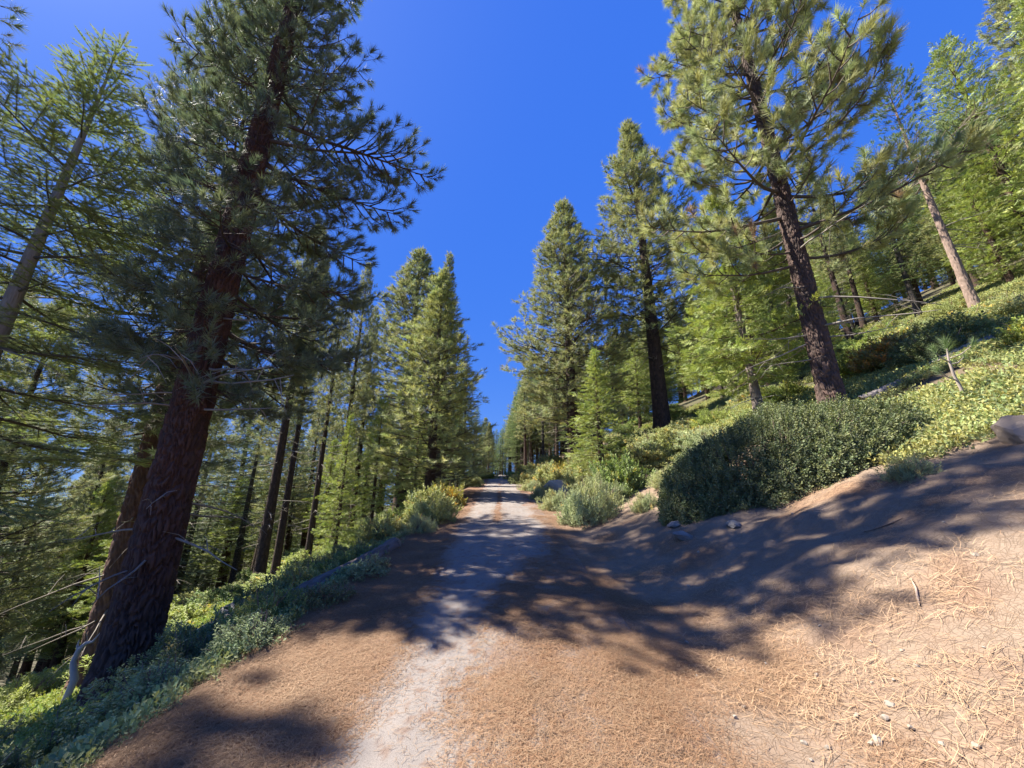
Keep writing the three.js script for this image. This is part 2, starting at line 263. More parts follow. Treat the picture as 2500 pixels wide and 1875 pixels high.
function skeleton(o) {
  const r = rng(o.seed), wood = new Wood(), spots = [], T = o.trunkAt;
  const tw = o.twig ?? 0.3; let az = r() * 6.28;
  for (let h = o.base; h < o.H - 0.25;) {
    const t = (h - o.base) / (o.H - o.base); h += (1 / o.perM) * lerp(1, 0.55, t) * (0.5 + r());
    if (h > o.H - 0.2) break;
    az += 2.1 + r() * 1.0;
    let L = o.R * o.profile(clamp(t)) * (0.48 + 0.56 * r() + (r() < 0.13 ? 0.35 : 0)) + 0.12; if (o.shape) L *= o.shape(az, h); if (L < 0.1) continue;
    const p0 = T(h), e0 = lerp(rad(o.low), rad(o.high), Math.pow(t, 1.3)) + (r() - 0.5) * 0.3, e1 = e0 + rad(o.lift) * (0.5 + r());
    const n = Math.max(3, Math.min(8, Math.round(L / 0.45))), pts = limb(p0, az, L, e0, e1, n, r), r0 = Math.max(0.008, (o.limbR ?? 0.016) * L);
    wood.tube(pts, pts.map((_, k) => lerp(r0, 0.005, k / n)), L > 1.2 ? 6 : 4, o.woodCol);
    spots.push([pts[n].clone(), dirAt(pts, 0.99), 1, pts]);
    if (o.kind === 'pine') {
      let side = r() < 0.5 ? 1 : -1;
      for (let f = o.bare ?? 0.28; f < 0.97; f += (tw / L) * (0.6 + r() * 0.8)) {
        side = -side; const d = dirAt(pts, f), sv = V(-d.z, 0, d.x).normalize().multiplyScalar(side), ang = 0.6 + r() * 0.5;
        const sd = d.clone().multiplyScalar(Math.cos(ang)).addScaledVector(sv, Math.sin(ang)).addScaledVector(Y, (r() - 0.45) * 0.7 - (o.hang ?? 0)).normalize();
        const sl = (0.2 + 0.55 * (1 - f)) * Math.min(L, 2.6) * (0.6 + r() * 0.6) * (o.subK ?? 1), q0 = along(pts, f);
        const sp = [q0, q0.clone().addScaledVector(sd, sl * 0.5).addScaledVector(Y, -0.04 * sl), q0.clone().addScaledVector(sd, sl).addScaledVector(Y, sl * (o.tipUp ?? 0.14))];
        wood.tube(sp, [r0 * 0.35 + 0.003, r0 * 0.25 + 0.003, 0.003], 3, o.woodCol);
        spots.push([sp[2], sp[2].clone().sub(sp[1]).normalize(), 1, sp]);
        for (let g = 1 - tw / sl; g > 0.25; g -= (tw / sl) * (0.7 + r() * 0.6)) {
          const a = along(sp, g), dd = V(r() - 0.5, r() - 0.3, r() - 0.5).multiplyScalar(1.5).add(sd).normalize(), l2 = 0.1 + r() * 0.22, e = a.clone().addScaledVector(dd, l2);
          if (o.fine) wood.tube([a, e], [0.006, 0.003], 3, o.woodCol);
          spots.push([e, dd, 0.9, null]);
        }
      }
    } else {
      for (let f = o.bare ?? 0.2; f < 0.98; f += (tw / L) * (0.7 + r() * 0.6)) for (const side of [-1, 1]) {
        const d = dirAt(pts, f), sv = V(-d.z, 0, d.x).normalize().multiplyScalar(side), ang = 0.85 + r() * 0.25;
        const sd = d.clone().multiplyScalar(Math.cos(ang)).addScaledVector(sv, Math.sin(ang)).addScaledVector(Y, (r() - 0.5) * 0.2 - (o.hang ?? 0)).normalize();
        const sl = (0.12 + 0.5 * Math.sin(Math.PI * (0.15 + 0.85 * (1 - f)) * 0.62) * Math.min(1, 0.35 + f * 1.6)) * Math.min(L, 2.4) * (0.65 + r() * 0.5), q0 = along(pts, f), q1 = q0.clone().addScaledVector(sd, sl);
        wood.tube([q0, q1], [r0 * 0.2 + 0.002, 0.0015], 3, o.woodCol);
        const m = Math.max(1, Math.round(sl / (o.sprigStep ?? 0.17)));
        for (let g = 0; g < m; g++) {
          const at = q0.clone().lerp(q1, (g + 0.25 + r() * 0.4) / m); spots.push([at, sd, g === m - 1 ? 1 : 0.9, null]);
          if (o.fan) for (const w of [-1, 1]) { const sw = V(-sd.z, 0, sd.x).normalize(); spots.push([at.clone(), sd.clone().multiplyScalar(0.72).addScaledVector(sw, w * 0.7).addScaledVector(Y, (r() - 0.6) * 0.35).normalize(), 0.8 + r() * 0.25, null]); }
        }
      }
      for (let f = o.bare ?? 0.2; f < 0.98; f += 0.2 / L) spots.push([along(pts, f), dirAt(pts, f), 0.9, null]);
    }
  }
  for (let k = 0; k < (o.dead ?? 0); k++) {            // bare dead limbs under the crown
    const h = o.deadFrom + r() * (o.deadTo - o.deadFrom), L = (o.deadLen ?? 1) * (0.4 + r()), a = r() * 6.28, pts = limb(T(h), a, L + 0.3, rad(o.deadEl ?? -8) + (r() - 0.5) * 0.4, rad(-20) + (r() - 0.5) * 0.8, 5, r);
    wood.tube(pts, pts.map((_, i) => lerp(0.022, 0.004, i / 5) * (0.6 + L * 0.4)), 4, o.deadCol ?? [0.24, 0.21, 0.18]);
    for (let q = 0; q < 3; q++) { const f = 0.35 + r() * 0.6, p = along(pts, f), e = p.clone().add(V(r() - 0.5, r() - 0.55, r() - 0.5).multiplyScalar(L * 0.6)); wood.tube([p, p.clone().lerp(e, 0.5).addScaledVector(Y, 0.05), e], [0.008, 0.006, 0.002], 3, o.deadCol ?? [0.24, 0.21, 0.18]); }
  }
  return { wood, spots, r };
}
function straightTrunk(H, lean = [0, 0], bow = 0) { return (h) => V(lean[0] * h + bow * Math.sin(h / H * 3.1), h, lean[1] * h); }
function trunkTube(o, seg, rows) {
  const w = new Wood(), pts = [], rr = [];
  for (let k = 0; k <= rows; k++) { const h = -0.4 + (o.H + 0.4) * Math.pow(k / rows, 1.15); pts.push(o.trunkAt(h)); rr.push(trunkR(o, h)); }
  w.tube(pts, rr, seg, o.barkCol); return w.geo();
}
function trunkR(o, h) { return o.r0 * Math.max(0.02, Math.pow(Math.max(0, 1 - h / o.H), o.taper ?? 0.85)) + o.r0 * (o.flare ?? 0.3) * Math.exp(-Math.max(h, -0.3) / 0.45); }

const tuftMid = [1, 2, 3].map((s) => needleTuft(s * 11, 28, 0.2, 0.2, 0.022)), tuftHero = [1, 2, 3].map((s) => needleTuft(s * 13, 52, 0.16, 0.17, 0.0125));
const sprigFir = [1, 2].map((s) => firSprig(s * 7, 11, 0.21, 0.062, 0.024)), sprigFirHero = [1, 2].map((s) => firSprig(s * 9, 18, 0.2, 0.044, 0.012));
const fanMid = [1, 2, 3].map((s) => cedarFan(s * 5, 7, 0.3, 0.016)), fanHero = [1, 2, 3].map((s) => cedarFan(s * 15, 11, 0.26, 0.0115));
const STY = {
  pine: { kind: 'pine', mat: 'pine', t: tuftMid, c: [0.2795, 0.3007, 0.1061], v: 0.30, woodCol: [0.0720, 0.0560, 0.0440], barkCol: [0.1120, 0.0680, 0.0496] },
  fir: { kind: 'fir', mat: 'fir', t: sprigFir, c: [0.1556, 0.2179, 0.0770], v: 0.25, woodCol: [0.0960, 0.0800, 0.0680], barkCol: [0.1600, 0.1400, 0.1240] },
  cedar: { kind: 'cedar', mat: 'cedar', t: fanMid, c: [0.264, 0.322, 0.058], v: 0.28, woodCol: [0.1040, 0.0680, 0.0480], barkCol: [0.1520, 0.0920, 0.0640] },
};
function foliageColour(o, r) { const k = 1 + (r() - 0.5) * 2 * o.v, w = (r() - 0.5) * 0.25; return [o.c[0] * k * (1 + w), o.c[1] * k, o.c[2] * k * (1 - w)]; }
function spin(o, d, r) { return o.kind === 'pine' ? r() * 6.28 : o.kind === 'fir' ? flatSpin(d, (r() - 0.5) * 0.7) : r() * 6.28; }
const _m = new THREE.Matrix4(), _z = V();
function flatSpin(d, jitter) {                         // the turn about d that lays the sprig's +z face upwards
  _q.setFromUnitVectors(Y, d); const zx = V(0, 0, 1).applyQuaternion(_q), xx = V(1, 0, 0).applyQuaternion(_q); return Math.atan2(xx.y, zx.y) + jitter;
}
function treeGroup(o) {                                // one merged crown; copies share it
  const { wood, spots, r } = skeleton(o), leaf = new Leafy();
  for (const [p, d, k] of spots) { const c = foliageColour(o, r), s = k * (o.size ?? 1) * (0.8 + r() * 0.45); const dd = o.kind === 'pine' ? d.clone().addScaledVector(Y, 0.35).normalize() : o.kind === 'cedar' ? d.clone().add(V((r() - 0.5) * 1.1, (r() - 0.35) * 1.3, (r() - 0.5) * 1.1)).normalize() : d; leaf.stamp(o.t[Math.floor(r() * o.t.length)], aim(o.kind === 'pine' ? p.clone().addScaledVector(dd, -0.1) : p, dd, spin(o, dd, r), s), ...c); }
  const g = new THREE.Group();
  mesh('trunk', trunkTube(o, 14, 26), M.bark, g); mesh('branches', wood.geo(), M.wood, g).userData.kind = 'stuff'; mesh('crown', leaf.geo(), M[o.mat], g);
  console.log(o.seed, o.kind, 'tufts', spots.length, 'tri', leaf.p.n / 9);
  return g;
}
function heroTree(o) {                                 // foliage as copies of fine tufts
  const { wood, spots, r } = skeleton(o), g = new THREE.Group(), lists = o.t.map(() => []);
  for (const s of spots) lists[Math.floor(r() * lists.length)].push(s);
  const crown = new THREE.Group(); crown.name = 'crown'; g.add(crown);
  lists.forEach((list, n) => {
    const im = new THREE.InstancedMesh(triGeo(o.t[n]), M[o.mat], list.length); im.name = o.kind === 'pine' ? 'needles' : 'sprays';
    list.forEach(([p, d, k], i) => { const dd = o.kind === 'pine' ? d.clone().addScaledVector(Y, o.tuftUp ?? 0.3).normalize() : o.kind === 'cedar' ? d.clone().add(V((r() - 0.5) * 1.1, (r() - 0.35) * 1.3, (r() - 0.5) * 1.1)).normalize() : d; im.setMatrixAt(i, aim(o.kind === 'pine' ? p.clone().addScaledVector(dd, -0.08) : p, dd, spin(o, dd, r), k * (o.size ?? 1) * (0.8 + r() * 0.45))); im.setColorAt(i, C(...(o.deadTufts && r() < o.deadTufts ? [0.30, 0.20, 0.10] : foliageColour(o, r)))); });
    im.userData.kind = 'stuff'; crown.add(im);
  });
  mesh('branches', wood.geo(), M.wood, g).userData.kind = 'stuff';
  console.log('hero', o.kind, spots.length);
  return g;
}
function barkTrunk(o, seg, rows, hMax, cw, ch, depth, colA, colB, seed) {   // plated bark in relief, from the ground to hMax; a plain tube above
  const p = [], c = [], ix = [], nu = Math.max(6, Math.round(2 * Math.PI * o.r0 / cw)), span = hMax + 0.5, nv = Math.round(span / ch), R = seg + 1;
  for (let j = 0; j <= rows; j++) {
    const v = j / rows, h = -0.5 + span * v, ctr = o.trunkAt(h), rr = trunkR(o, h);
    for (let i = 0; i <= seg; i++) {
      const u = (i % seg) / seg, a = u * Math.PI * 2, wob = (fbm(Math.cos(a) * 2.5 + 9, Math.sin(a) * 2.5 + h * 1.3, 3, seed) - 0.5);
      const [f1, f2, id] = worley(u + wob * 0.22 + (fbm(Math.cos(a) * 9 + 3, Math.sin(a) * 9 + h * 5, 2, seed + 9) - 0.5) * 1.5 / nu + 1, v * 0.98 + (fbm(Math.cos(a) * 5 * o.r0 * 2, Math.sin(a) * 5 * o.r0 * 2 + h * 4, 2, seed + 7) - 0.5) * 1.3 / nv, nu, nv, seed);
      const plate = step(0.02, 0.34, f2 - f1), fine = fbm(Math.cos(a) * 14 * o.r0 * 2 + 40, Math.sin(a) * 14 * o.r0 * 2 + h * 9, 3, seed + 5) - 0.5;
      const q = rr + depth * (plate * (0.65 + id * 0.5) - 0.7) * Math.min(1, rr / 0.2) + fine * depth * 0.9 + wob * rr * 0.10;
      p.push(ctr.x + Math.cos(a) * q, ctr.y, ctr.z + Math.sin(a) * q);
      const k = clamp(id * 0.75 + fine * 0.9 + 0.12); c.push(lerp(colA[0], colB[0], k), lerp(colA[1], colB[1], k), lerp(colA[2], colB[2], k));
      if (i && j) { const q0 = j * R + i; ix.push(q0 - R - 1, q0 - R, q0, q0 - R - 1, q0, q0 - 1); }
    }
  }
  const g = new THREE.BufferGeometry(); g.setAttribute('position', new THREE.Float32BufferAttribute(p, 3)); g.setAttribute('color', new THREE.Float32BufferAttribute(c, 3)); g.setIndex(ix.reverse()); g.computeVertexNormals();
  return g;
}

// ---- tree models shared by the many conifers
const pineA = (seed, o = {}) => ({ ...STY.pine, seed, H: 20, r0: 0.27, base: 4.5, R: 2.7, profile: conical(0.75, 0.25), perM: 11, low: -14, high: 48, lift: 30, dead: 10, deadFrom: 2.4, deadTo: 5, trunkAt: straightTrunk(20, [0, 0], (seed % 5 - 2) * 0.05), size: 1.1, twig: 0.2, subK: 0.9, ...o });
const models = {
  pine: [treeGroup(pineA(101)), treeGroup(pineA(102, { base: 3.2, R: 3.3, profile: conical(0.7, 0.16) })), treeGroup(pineA(103, { base: 7, R: 2.3, perM: 10, profile: conical(0.7, 0.3), dead: 16, deadTo: 7 }))],
  narrow: [treeGroup(pineA(111, { base: 5, R: 1.35, perM: 12, profile: conical(0.6, 0.2), high: 35, low: -22 })), treeGroup(pineA(112, { base: 8.5, R: 1.7, perM: 10, profile: conical(0.5, 0.3), dead: 22, deadFrom: 3, deadTo: 9, deadLen: 1.2 }))],
  young: [treeGroup(pineA(121, { base: 1.7, R: 3.6, perM: 10, H: 20, profile: conical(0.85, 0.1), size: 1.4, c: [0.3408, 0.3730, 0.1175], twig: 0.27, low: -8, high: 55, trunkAt: straightTrunk(20) }))],
  fir: [treeGroup({ ...STY.fir, seed: 201, H: 20, r0: 0.25, base: 2.2, R: 2.5, profile: conical(0.85, 0.08), perM: 7, low: -20, high: 30, lift: 12, twig: 0.32, trunkAt: straightTrunk(20), size: 1.35, sprigStep: 0.22 }), treeGroup({ ...STY.fir, seed: 202, H: 20, r0: 0.26, base: 4, R: 2.9, profile: conical(0.7, 0.15), perM: 6, low: -25, high: 25, lift: 14, twig: 0.34, trunkAt: straightTrunk(20), size: 1.4, sprigStep: 0.24, dead: 14, deadFrom: 1.5, deadTo: 4.5 })],
  cedar: [treeGroup({ ...STY.cedar, seed: 301, H: 14, r0: 0.2, base: 1.2, R: 2.1, profile: conical(0.8, 0.1), perM: 9, low: -22, high: 48, lift: 26, twig: 0.3, trunkAt: straightTrunk(14), size: 1.1, sprigStep: 0.2, hang: 0.12 }), treeGroup({ ...STY.cedar, seed: 302, H: 14, r0: 0.21, base: 2.6, R: 2.6, profile: conical(0.6, 0.2), perM: 7, low: -26, high: 40, lift: 30, twig: 0.33, trunkAt: straightTrunk(14), size: 1.2, sprigStep: 0.22, hang: 0.15, dead: 12, deadFrom: 1, deadTo: 3 })],
};
const modelH = { pine: 20, narrow: 20, young: 20, fir: 20, cedar: 14 };
const treeName = { pine: 'pine_tree', narrow: 'pine_tree', young: 'pine_tree', fir: 'fir_tree', cedar: 'cedar_tree' };
const planted = [];
function plantTree(kind, v, x, d, H, turn, label, group, fat = 1) {
  const g = models[kind][v % models[kind].length].clone(); top(g, treeName[kind]);
  const k = H / modelH[kind]; g.position.copy(onLand(x, d, -0.1)); g.rotation.y = turn; g.scale.set(k * fat, k, k * fat); if (group) { g.rotation.x = Math.sin(x * 7.3) * 0.025; g.rotation.z = Math.cos(d * 5.1) * 0.025; } planted.push([x, d]);
  return tag(g, label, kind === 'fir' || kind === 'cedar' ? kind + ' tree' : 'pine tree', group);
}
console.log('models done');

// ---------------------------------------------------------------- the large trees near the road
{ // massive dark pine left of the road
  const o = { ...STY.pine, t: tuftHero, seed: 5, H: 21, r0: 0.345, base: 4.6, R: 4.0, profile: (t) => Math.pow(1 - t, 0.55) * Math.min(1, 0.62 + t * 2.2), shape: (a, h) => { const q = Math.cos(a - 0.86); return (q > 0.55 ? 0.4 : Math.cos(a) < -0.35 ? 0.62 : 1) * (0.8 + 0.2 * Math.abs(Math.cos(a))); }, perM: 7.6, low: -26, high: 35, lift: 34, bare: 0.2, twig: 0.145, subK: 0.9, hang: 0.16, fine: true, trunkAt: straightTrunk(21, [0.004, 0]), size: 1.22, c: [0.1340, 0.1764, 0.0811], woodCol: [0.0680, 0.0480, 0.0360], dead: 22, deadFrom: 1.8, deadTo: 6.5, deadLen: 1.5, taper: 0.62, flare: 0.36 };
  const g = heroTree(o); top(g, 'pine_tree'); g.position.copy(onLand(-5.75, 6.7, -0.1));
  mesh('trunk', barkTrunk(o, 190, 760, 17, 0.085, 0.26, 0.05, [0.0400, 0.0208, 0.0152], [0.0920, 0.0440, 0.0288], 300), M.heroBark, g); planted.push([-5.75, 6.7]);
  tag(g, 'massive dark pine with furrowed red-brown trunk rising from the left roadside', 'pine tree');
}
{ // tall shaggy pine on the bank right of the road
  const o = { ...STY.pine, t: tuftHero.map((_, k) => needleTuft(90 + k, 95, 0.2, 0.2, 0.0145)), seed: 9, H: 24, r0: 0.285, base: 4.3, R: 4.4, profile: (t) => Math.pow(1 - t, 0.7) * Math.min(1, 0.75 + t * 1.5), perM: 5.6, low: -18, high: 42, lift: 46, bare: 0.32, twig: 0.235, subK: 0.75, tipUp: 0.3, fine: true, trunkAt: straightTrunk(24, [-0.006, 0], 0.12), size: 1.38, c: [0.3510, 0.3789, 0.1383], v: 0.28, woodCol: [0.0800, 0.0600, 0.0480], dead: 14, deadFrom: 1.2, deadTo: 6, deadLen: 2.0, taper: 0.75, flare: 0.3, deadTufts: 0.03 };
  const g = heroTree(o); top(g, 'pine_tree'); g.position.copy(onLand(8.5, 9.9, -0.1));
  mesh('trunk', barkTrunk(o, 150, 700, 20, 0.075, 0.22, 0.045, [0.0400, 0.0256, 0.0200], [0.1120, 0.0664, 0.0496], 410), M.heroBark, g); planted.push([8.5, 9.9]);
  tag(g, 'tall open-crowned pine with long bright needles behind the big dark bush', 'pine tree');
}
{ // white fir at the far left with a pale trunk
  const o = { ...STY.fir, t: sprigFirHero, seed: 17, H: 15.2, r0: 0.24, base: 4.6, R: 2.9, profile: conical(0.75, 0.15), perM: 6.5, low: -22, high: 25, lift: 10, twig: 0.24, sprigStep: 0.16, fan: true, trunkAt: straightTrunk(15.2), size: 1.2, c: [0.2068, 0.2593, 0.0686], woodCol: [0.0800, 0.0680, 0.0560], dead: 14, deadFrom: 2, deadTo: 8, deadLen: 1.3, deadCol: [0.2400, 0.2240, 0.2000], taper: 0.9 };
  const g = heroTree(o); top(g, 'fir_tree'); g.position.copy(onLand(-9.6, 6.6, -0.1));
  mesh('trunk', barkTrunk(o, 72, 420, 14.6, 0.16, 0.30, 0.014, [0.1920, 0.1760, 0.1600], [0.2960, 0.2760, 0.2520], 520), M.heroBark, g); planted.push([-9.6, 6.6]);
  tag(g, 'backlit fir with a pale grey cracked trunk at the left edge', 'fir tree');
}
{ // second thick pine just behind the massive one
  const o = { ...STY.pine, t: [1, 2, 3].map((s) => needleTuft(s * 17, 44, 0.18, 0.18, 0.0145)), seed: 23, H: 25, r0: 0.35, base: 5.6, R: 3.5, profile: conical(0.55, 0.15), perM: 7.5, low: -24, high: 38, lift: 30, twig: 0.165, hang: 0.1, subK: 0.9, trunkAt: straightTrunk(25), size: 1.15, c: [0.1863, 0.2179, 0.1009], dead: 16, deadFrom: 1.4, deadTo: 5, deadLen: 1.6, taper: 0.7 };
  const g = heroTree(o); top(g, 'pine_tree'); g.position.copy(onLand(-9.8, 10.6, -0.1));
  mesh('trunk', barkTrunk(o, 84, 300, 16, 0.1, 0.3, 0.05, [0.0720, 0.0400, 0.0296], [0.1360, 0.0720, 0.0496], 330), M.heroBark, g); planted.push([-9.8, 10.6]);
  tag(g, 'second thick reddish pine standing just behind the massive dark one', 'pine tree');
}
{ // pine whose lowest limb hangs into the upper left corner
  const o = { ...STY.pine, t: tuftHero, seed: 33, H: 22.5, r0: 0.3, base: 6, R: 3.1, profile: conical(0.6, 0.2), perM: 7, low: -10, high: 40, lift: 30, twig: 0.2, fine: true, trunkAt: straightTrunk(22.5), size: 1.25, c: [0.1556, 0.1871, 0.0811], taper: 0.8 };
  const g = heroTree(o); top(g, 'pine_tree'); g.position.copy(onLand(-14, 5.4, -0.1)); mesh('trunk', trunkTube({ ...o, barkCol: [0.1600, 0.0960, 0.0720] }, 20, 30), M.bark, g); planted.push([-14, 5.4]);
  tag(g, 'pine at the left edge with needle tufts reaching into the upper left corner', 'pine tree');
}
{ // incense cedar with a pale bare lower trunk beside the tall pine
  const o = { ...STY.cedar, t: fanHero, seed: 41, H: 9.5, r0: 0.17, base: 1.5, R: 2.5, profile: conical(0.75, 0.12), perM: 9, low: -24, high: 45, lift: 30, twig: 0.26, sprigStep: 0.16, hang: 0.14, trunkAt: straightTrunk(9.5, [-0.02, 0]), size: 1.25, dead: 20, deadFrom: 0.5, deadTo: 3, deadLen: 0.9, deadCol: [0.3360, 0.3040, 0.2720] };
  const g = heroTree(o); top(g, 'cedar_tree'); g.position.copy(onLand(8.3, 12.6, -0.1)); mesh('trunk', barkTrunk(o, 48, 200, 9.2, 0.09, 0.4, 0.02, [0.1600, 0.1200, 0.0960], [0.2560, 0.2080, 0.1800], 610), M.heroBark, g); planted.push([8.3, 12.6]);
  tag(g, 'yellow-green cedar with dead grey lower twigs between the tall pine and the roadside', 'cedar tree');
}
{ // leaning bare-trunked pine high on the right
  const o = { ...STY.cedar, kind: 'pine', mat: 'cedar', t: [1, 2].map((s) => needleTuft(s * 19, 40, 0.16, 0.12, 0.017)), seed: 51, H: 12.5, r0: 0.175, base: 6.2, R: 3.3, profile: (t) => Math.pow(1 - t, 0.5) * (0.6 + 0.4 * Math.sin(t * 9)), perM: 8, low: -15, high: 40, lift: 30, twig: 0.17, trunkAt: straightTrunk(12.5, [-0.01, 0], -0.12), size: 1.1, c: [0.1340, 0.1965, 0.0489], woodCol: [0.1600, 0.1280, 0.1040], dead: 12, deadFrom: 2, deadTo: 7, taper: 0.75 };
  const g = heroTree(o); top(g, 'pine_tree'); g.position.copy(onLand(19.2, 14.3, -0.1)); mesh('trunk', barkTrunk(o, 60, 300, 12, 0.12, 0.3, 0.025, [0.1920, 0.1320, 0.1000], [0.2880, 0.2080, 0.1640], 710), M.heroBark, g); planted.push([19.2, 14.3]);
  tag(g, 'pine with a tall bare pinkish trunk and ragged crown high on the right slope', 'pine tree');
}

// ---- conifers one can tell apart
const single = [
  ['young', 0, -3.8, 18.4, 12.6, 0.4, 'full light-green pine beside the road, nearest of the centre-left trees', 1.6],
  ['pine', 1, -10.0, 36, 27.5, 1.0, 'broad tall pine towering behind the light-green centre-left pine', 1.75],
  ['narrow', 0, -6.4, 34, 24.5, 2.0, 'slim pine spire just right of the broad tall pine'],
  ['narrow', 0, -12.8, 32.5, 20.5, 3.1, 'slender lone pine against the sky left of the broad tall pine', 0.9],
  ['cedar', 0, -6.3, 14.8, 5.6, 0.3, 'pale green cedar with a thin red trunk below the left roadside'],
  ['cedar', 1, -6.9, 20, 7.2, 1.3, 'dark green cedar filling the gap behind the pale green roadside cedar'],
  ['cedar', 0, -5.6, 23, 7.6, 2.6, 'bushy cedar to the left of the light-green pine trunk'],
  ['fir', 0, -2.95, 21.5, 5.4, 0.6, 'small layered fir at the left road edge under the light-green pine'],
  ['fir', 0, -4.0, 29, 10.5, 1.9, 'dark fir at the left road edge beyond the light-green pine'],
  ['fir', 1, -4.6, 37, 13.5, 1.2, 'tall dark fir on the left where the road narrows'],
  ['pine', 1, 3.75, 23.4, 19.6, 0.7, 'tall dense pine right of the road with a dark bare lower trunk', 1.55],
  ['pine', 2, 4.6, 27.5, 18, 2.2, 'pine half hidden just behind the dense roadside pine on the right', 0.8],
  ['pine', 0, 8.9, 22.5, 24, 2.9, 'tallest dark pine on the right bank between the dense pine and the open-crowned one', 1.55],
  ['cedar', 0, 3.3, 14.4, 5.5, 1.1, 'bright green young cedar on the right bank in front of the dense pine', 1.7],
  ['fir', 1, 2.9, 36, 13.5, 0.2, 'fir on the right of the road where it narrows', 0.9],
  ['fir', 0, 4.4, 31, 11.5, 2.1, 'dark fir directly behind the dense right roadside pine', 1.1],
  ['narrow', 1, -12.3, 20.6, 21, 0.4, 'thick dark-trunked pine in the row on the left slope'],
  ['narrow', 1, -12.9, 23, 20, 1.8, 'reddish straight pine just right of the thick dark trunk on the left slope', 0.8],
  ['pine', 2, -14.6, 24.5, 20.5, 2.7, 'leftmost dark pine of the row seen past the massive trunk'],
  ['pine', 2, -11.6, 27, 21.5, 4.1, 'tall pine with a flared base in the left slope row', 0.85],
  ['narrow', 1, -8.6, 17.6, 13, 5.0, 'leaning-looking dark pine nearest the road in the left slope row', 0.85],
  ['pine', 2, -16, 20, 17, 3.3, 'dark pine trunk right behind the massive left pine', 0.9],
  ['fir', 1, 23.4, 20, 13, 0.9, 'dark-trunked fir at the top right slope left of the bare pinkish trunk'],
  ['pine', 2, 20.5, 21.5, 15, 2.0, 'pine with a reddish trunk at the top of the right slope'],
  ['cedar', 0, 21.8, 9.6, 16, 1.2, 'large bright green cedar at the right edge of the view', 1.2],
  ['pine', 0, 37, 19, 25, 0.5, 'tall pine rising above the cedar in the upper right corner'],
  ['cedar', 0, 26.5, 13.2, 15, 2.2, 'bright cedar beyond the large one at the right edge', 1.2],
  ['cedar', 0, 15.4, 20.5, 9, 4.2, 'full green cedar midway up the right slope left of the bare pinkish trunk', 1.2],
  ['cedar', 1, 28, 17.5, 17, 5.2, 'tall bright cedar right of the bare pinkish trunk', 1.1],
  ['cedar', 1, 12.2, 17.5, 6.2, 2.2, 'cedar with pale dead twigs behind the tall pine trunk'],
];
single.forEach(([k, v, x, d, H, a, label, fat]) => plantTree(k, v, x, d, H, a, label, null, fat ?? 1));

// ---- the woods around: separate trees, kept under the skyline that the forest has from the road (azimuth, elevation in degrees)
const skyline = [[-58.5, 25.7], [-51.7, 27.3], [-30.0, 33.5], [-28.2, 31.6], [-24.8, 11.1], [-22.8, 9.3], [-19.1, 9.6], [-18.0, 18.2], [-7.5, 15.5], [-4.7, 13.5], [-2.2, 10.1], [-0.4, 12.2], [1.0, 17.0], [2.5, 20.4], [24.3, 27.6], [26.8, 27.1], [32.4, 30.6], [36.1, 36.7], [47.9, 32.7], [50.5, 34.3], [54.0, 33.1], [57.2, 34.2], [60.5, 37.2], [62.7, 38.2]];
function skyEl(a) { if (a <= skyline[0][0]) return skyline[0][1]; for (let k = 1; k < skyline.length; k++) if (a <= skyline[k][0]) return lerp(skyline[k - 1][1], skyline[k][1], (a - skyline[k - 1][0]) / (skyline[k][0] - skyline[k - 1][0])); return skyline[skyline.length - 1][1]; }
const besideRight = [[10, 'right of the road past the dense pine'], [20, 'behind the dense right roadside pine'], [27, 'behind the tallest dark pine'], [36, 'left of the open-crowned pine trunk'], [44, 'right behind the open-crowned pine'], [54, 'left of the bare pinkish trunk'], [99, 'beyond the right edge cedars']];
const besideLeft = [[-50, 'left of the massive dark pine'], [-40, 'behind the massive dark trunk'], [-31, 'among the left slope row of trunks'], [-22, 'below the slender lone pine'], [-12, 'left of the light-green roadside pine'], [99, 'left of the road past the light-green pine']];
function woods(seed, count, x0, x1, d0, d1, gap, kinds, clear) {
  const r = rng(seed); let made = 0;
  for (let k = 0; k < count * 14 && made < count; k++) {
    const x = lerp(x0, x1, r()), d = lerp(d0, d1, Math.pow(r(), 1.2)), s = x - roadX(d), kd = kinds[Math.floor(r() * kinds.length)], v = Math.floor(r() * 3), turn = r() * 6.28, hr = 0.62 + r() * 0.38;
    if (Math.abs(s) < clear(d) || (x < 0 && d < 42 && x > -20) || planted.some(([a, b]) => Math.hypot(a - x, b - d) < gap)) continue;
    const az = Math.atan2(x, d) * 180 / Math.PI; if (Math.abs(az) > 66) continue;
    const cap = 1.6 + Math.tan(rad(skyEl(az))) * Math.hypot(x, d) - landY(x, d);
    const H = Math.min(cap * (0.75 + 0.25 * hr), { pine: 23, narrow: 20, fir: 18, cedar: 12 }[kd] * hr); if (H < 2.2) continue;
    const size = H < 8 ? 'small' : H < 14 ? 'mid-sized' : 'tall', far = d < 30 ? '' : d < 52 ? 'distant ' : 'far-off ', kn = treeName[kd].split('_')[0];
    const where = Math.abs(az) < 6 && d > 60 ? 'at the far end of the road' : (az > 0 ? besideRight : besideLeft).find(([a]) => az < a)[1];
    plantTree(kd, v, x, d, H, turn, `${far}${size} ${kn} in woods ${where}`, `${far}${size} ${kn}s ${where}`, 1.05 + hr * 0.35); made++;
  }
}
const verge = (d) => 5 + d * 0.02;
woods(900, 85, -48, -7, 15, 85, 2.1, ['pine', 'narrow', 'fir', 'cedar', 'cedar', 'fir'], verge);
woods(905, 70, -70, -19, 9, 60, 2.2, ['pine', 'fir', 'cedar', 'fir', 'narrow'], verge);
woods(901, 130, 8, 60, 17, 80, 1.8, ['pine', 'fir', 'cedar', 'cedar', 'cedar', 'pine'], verge);
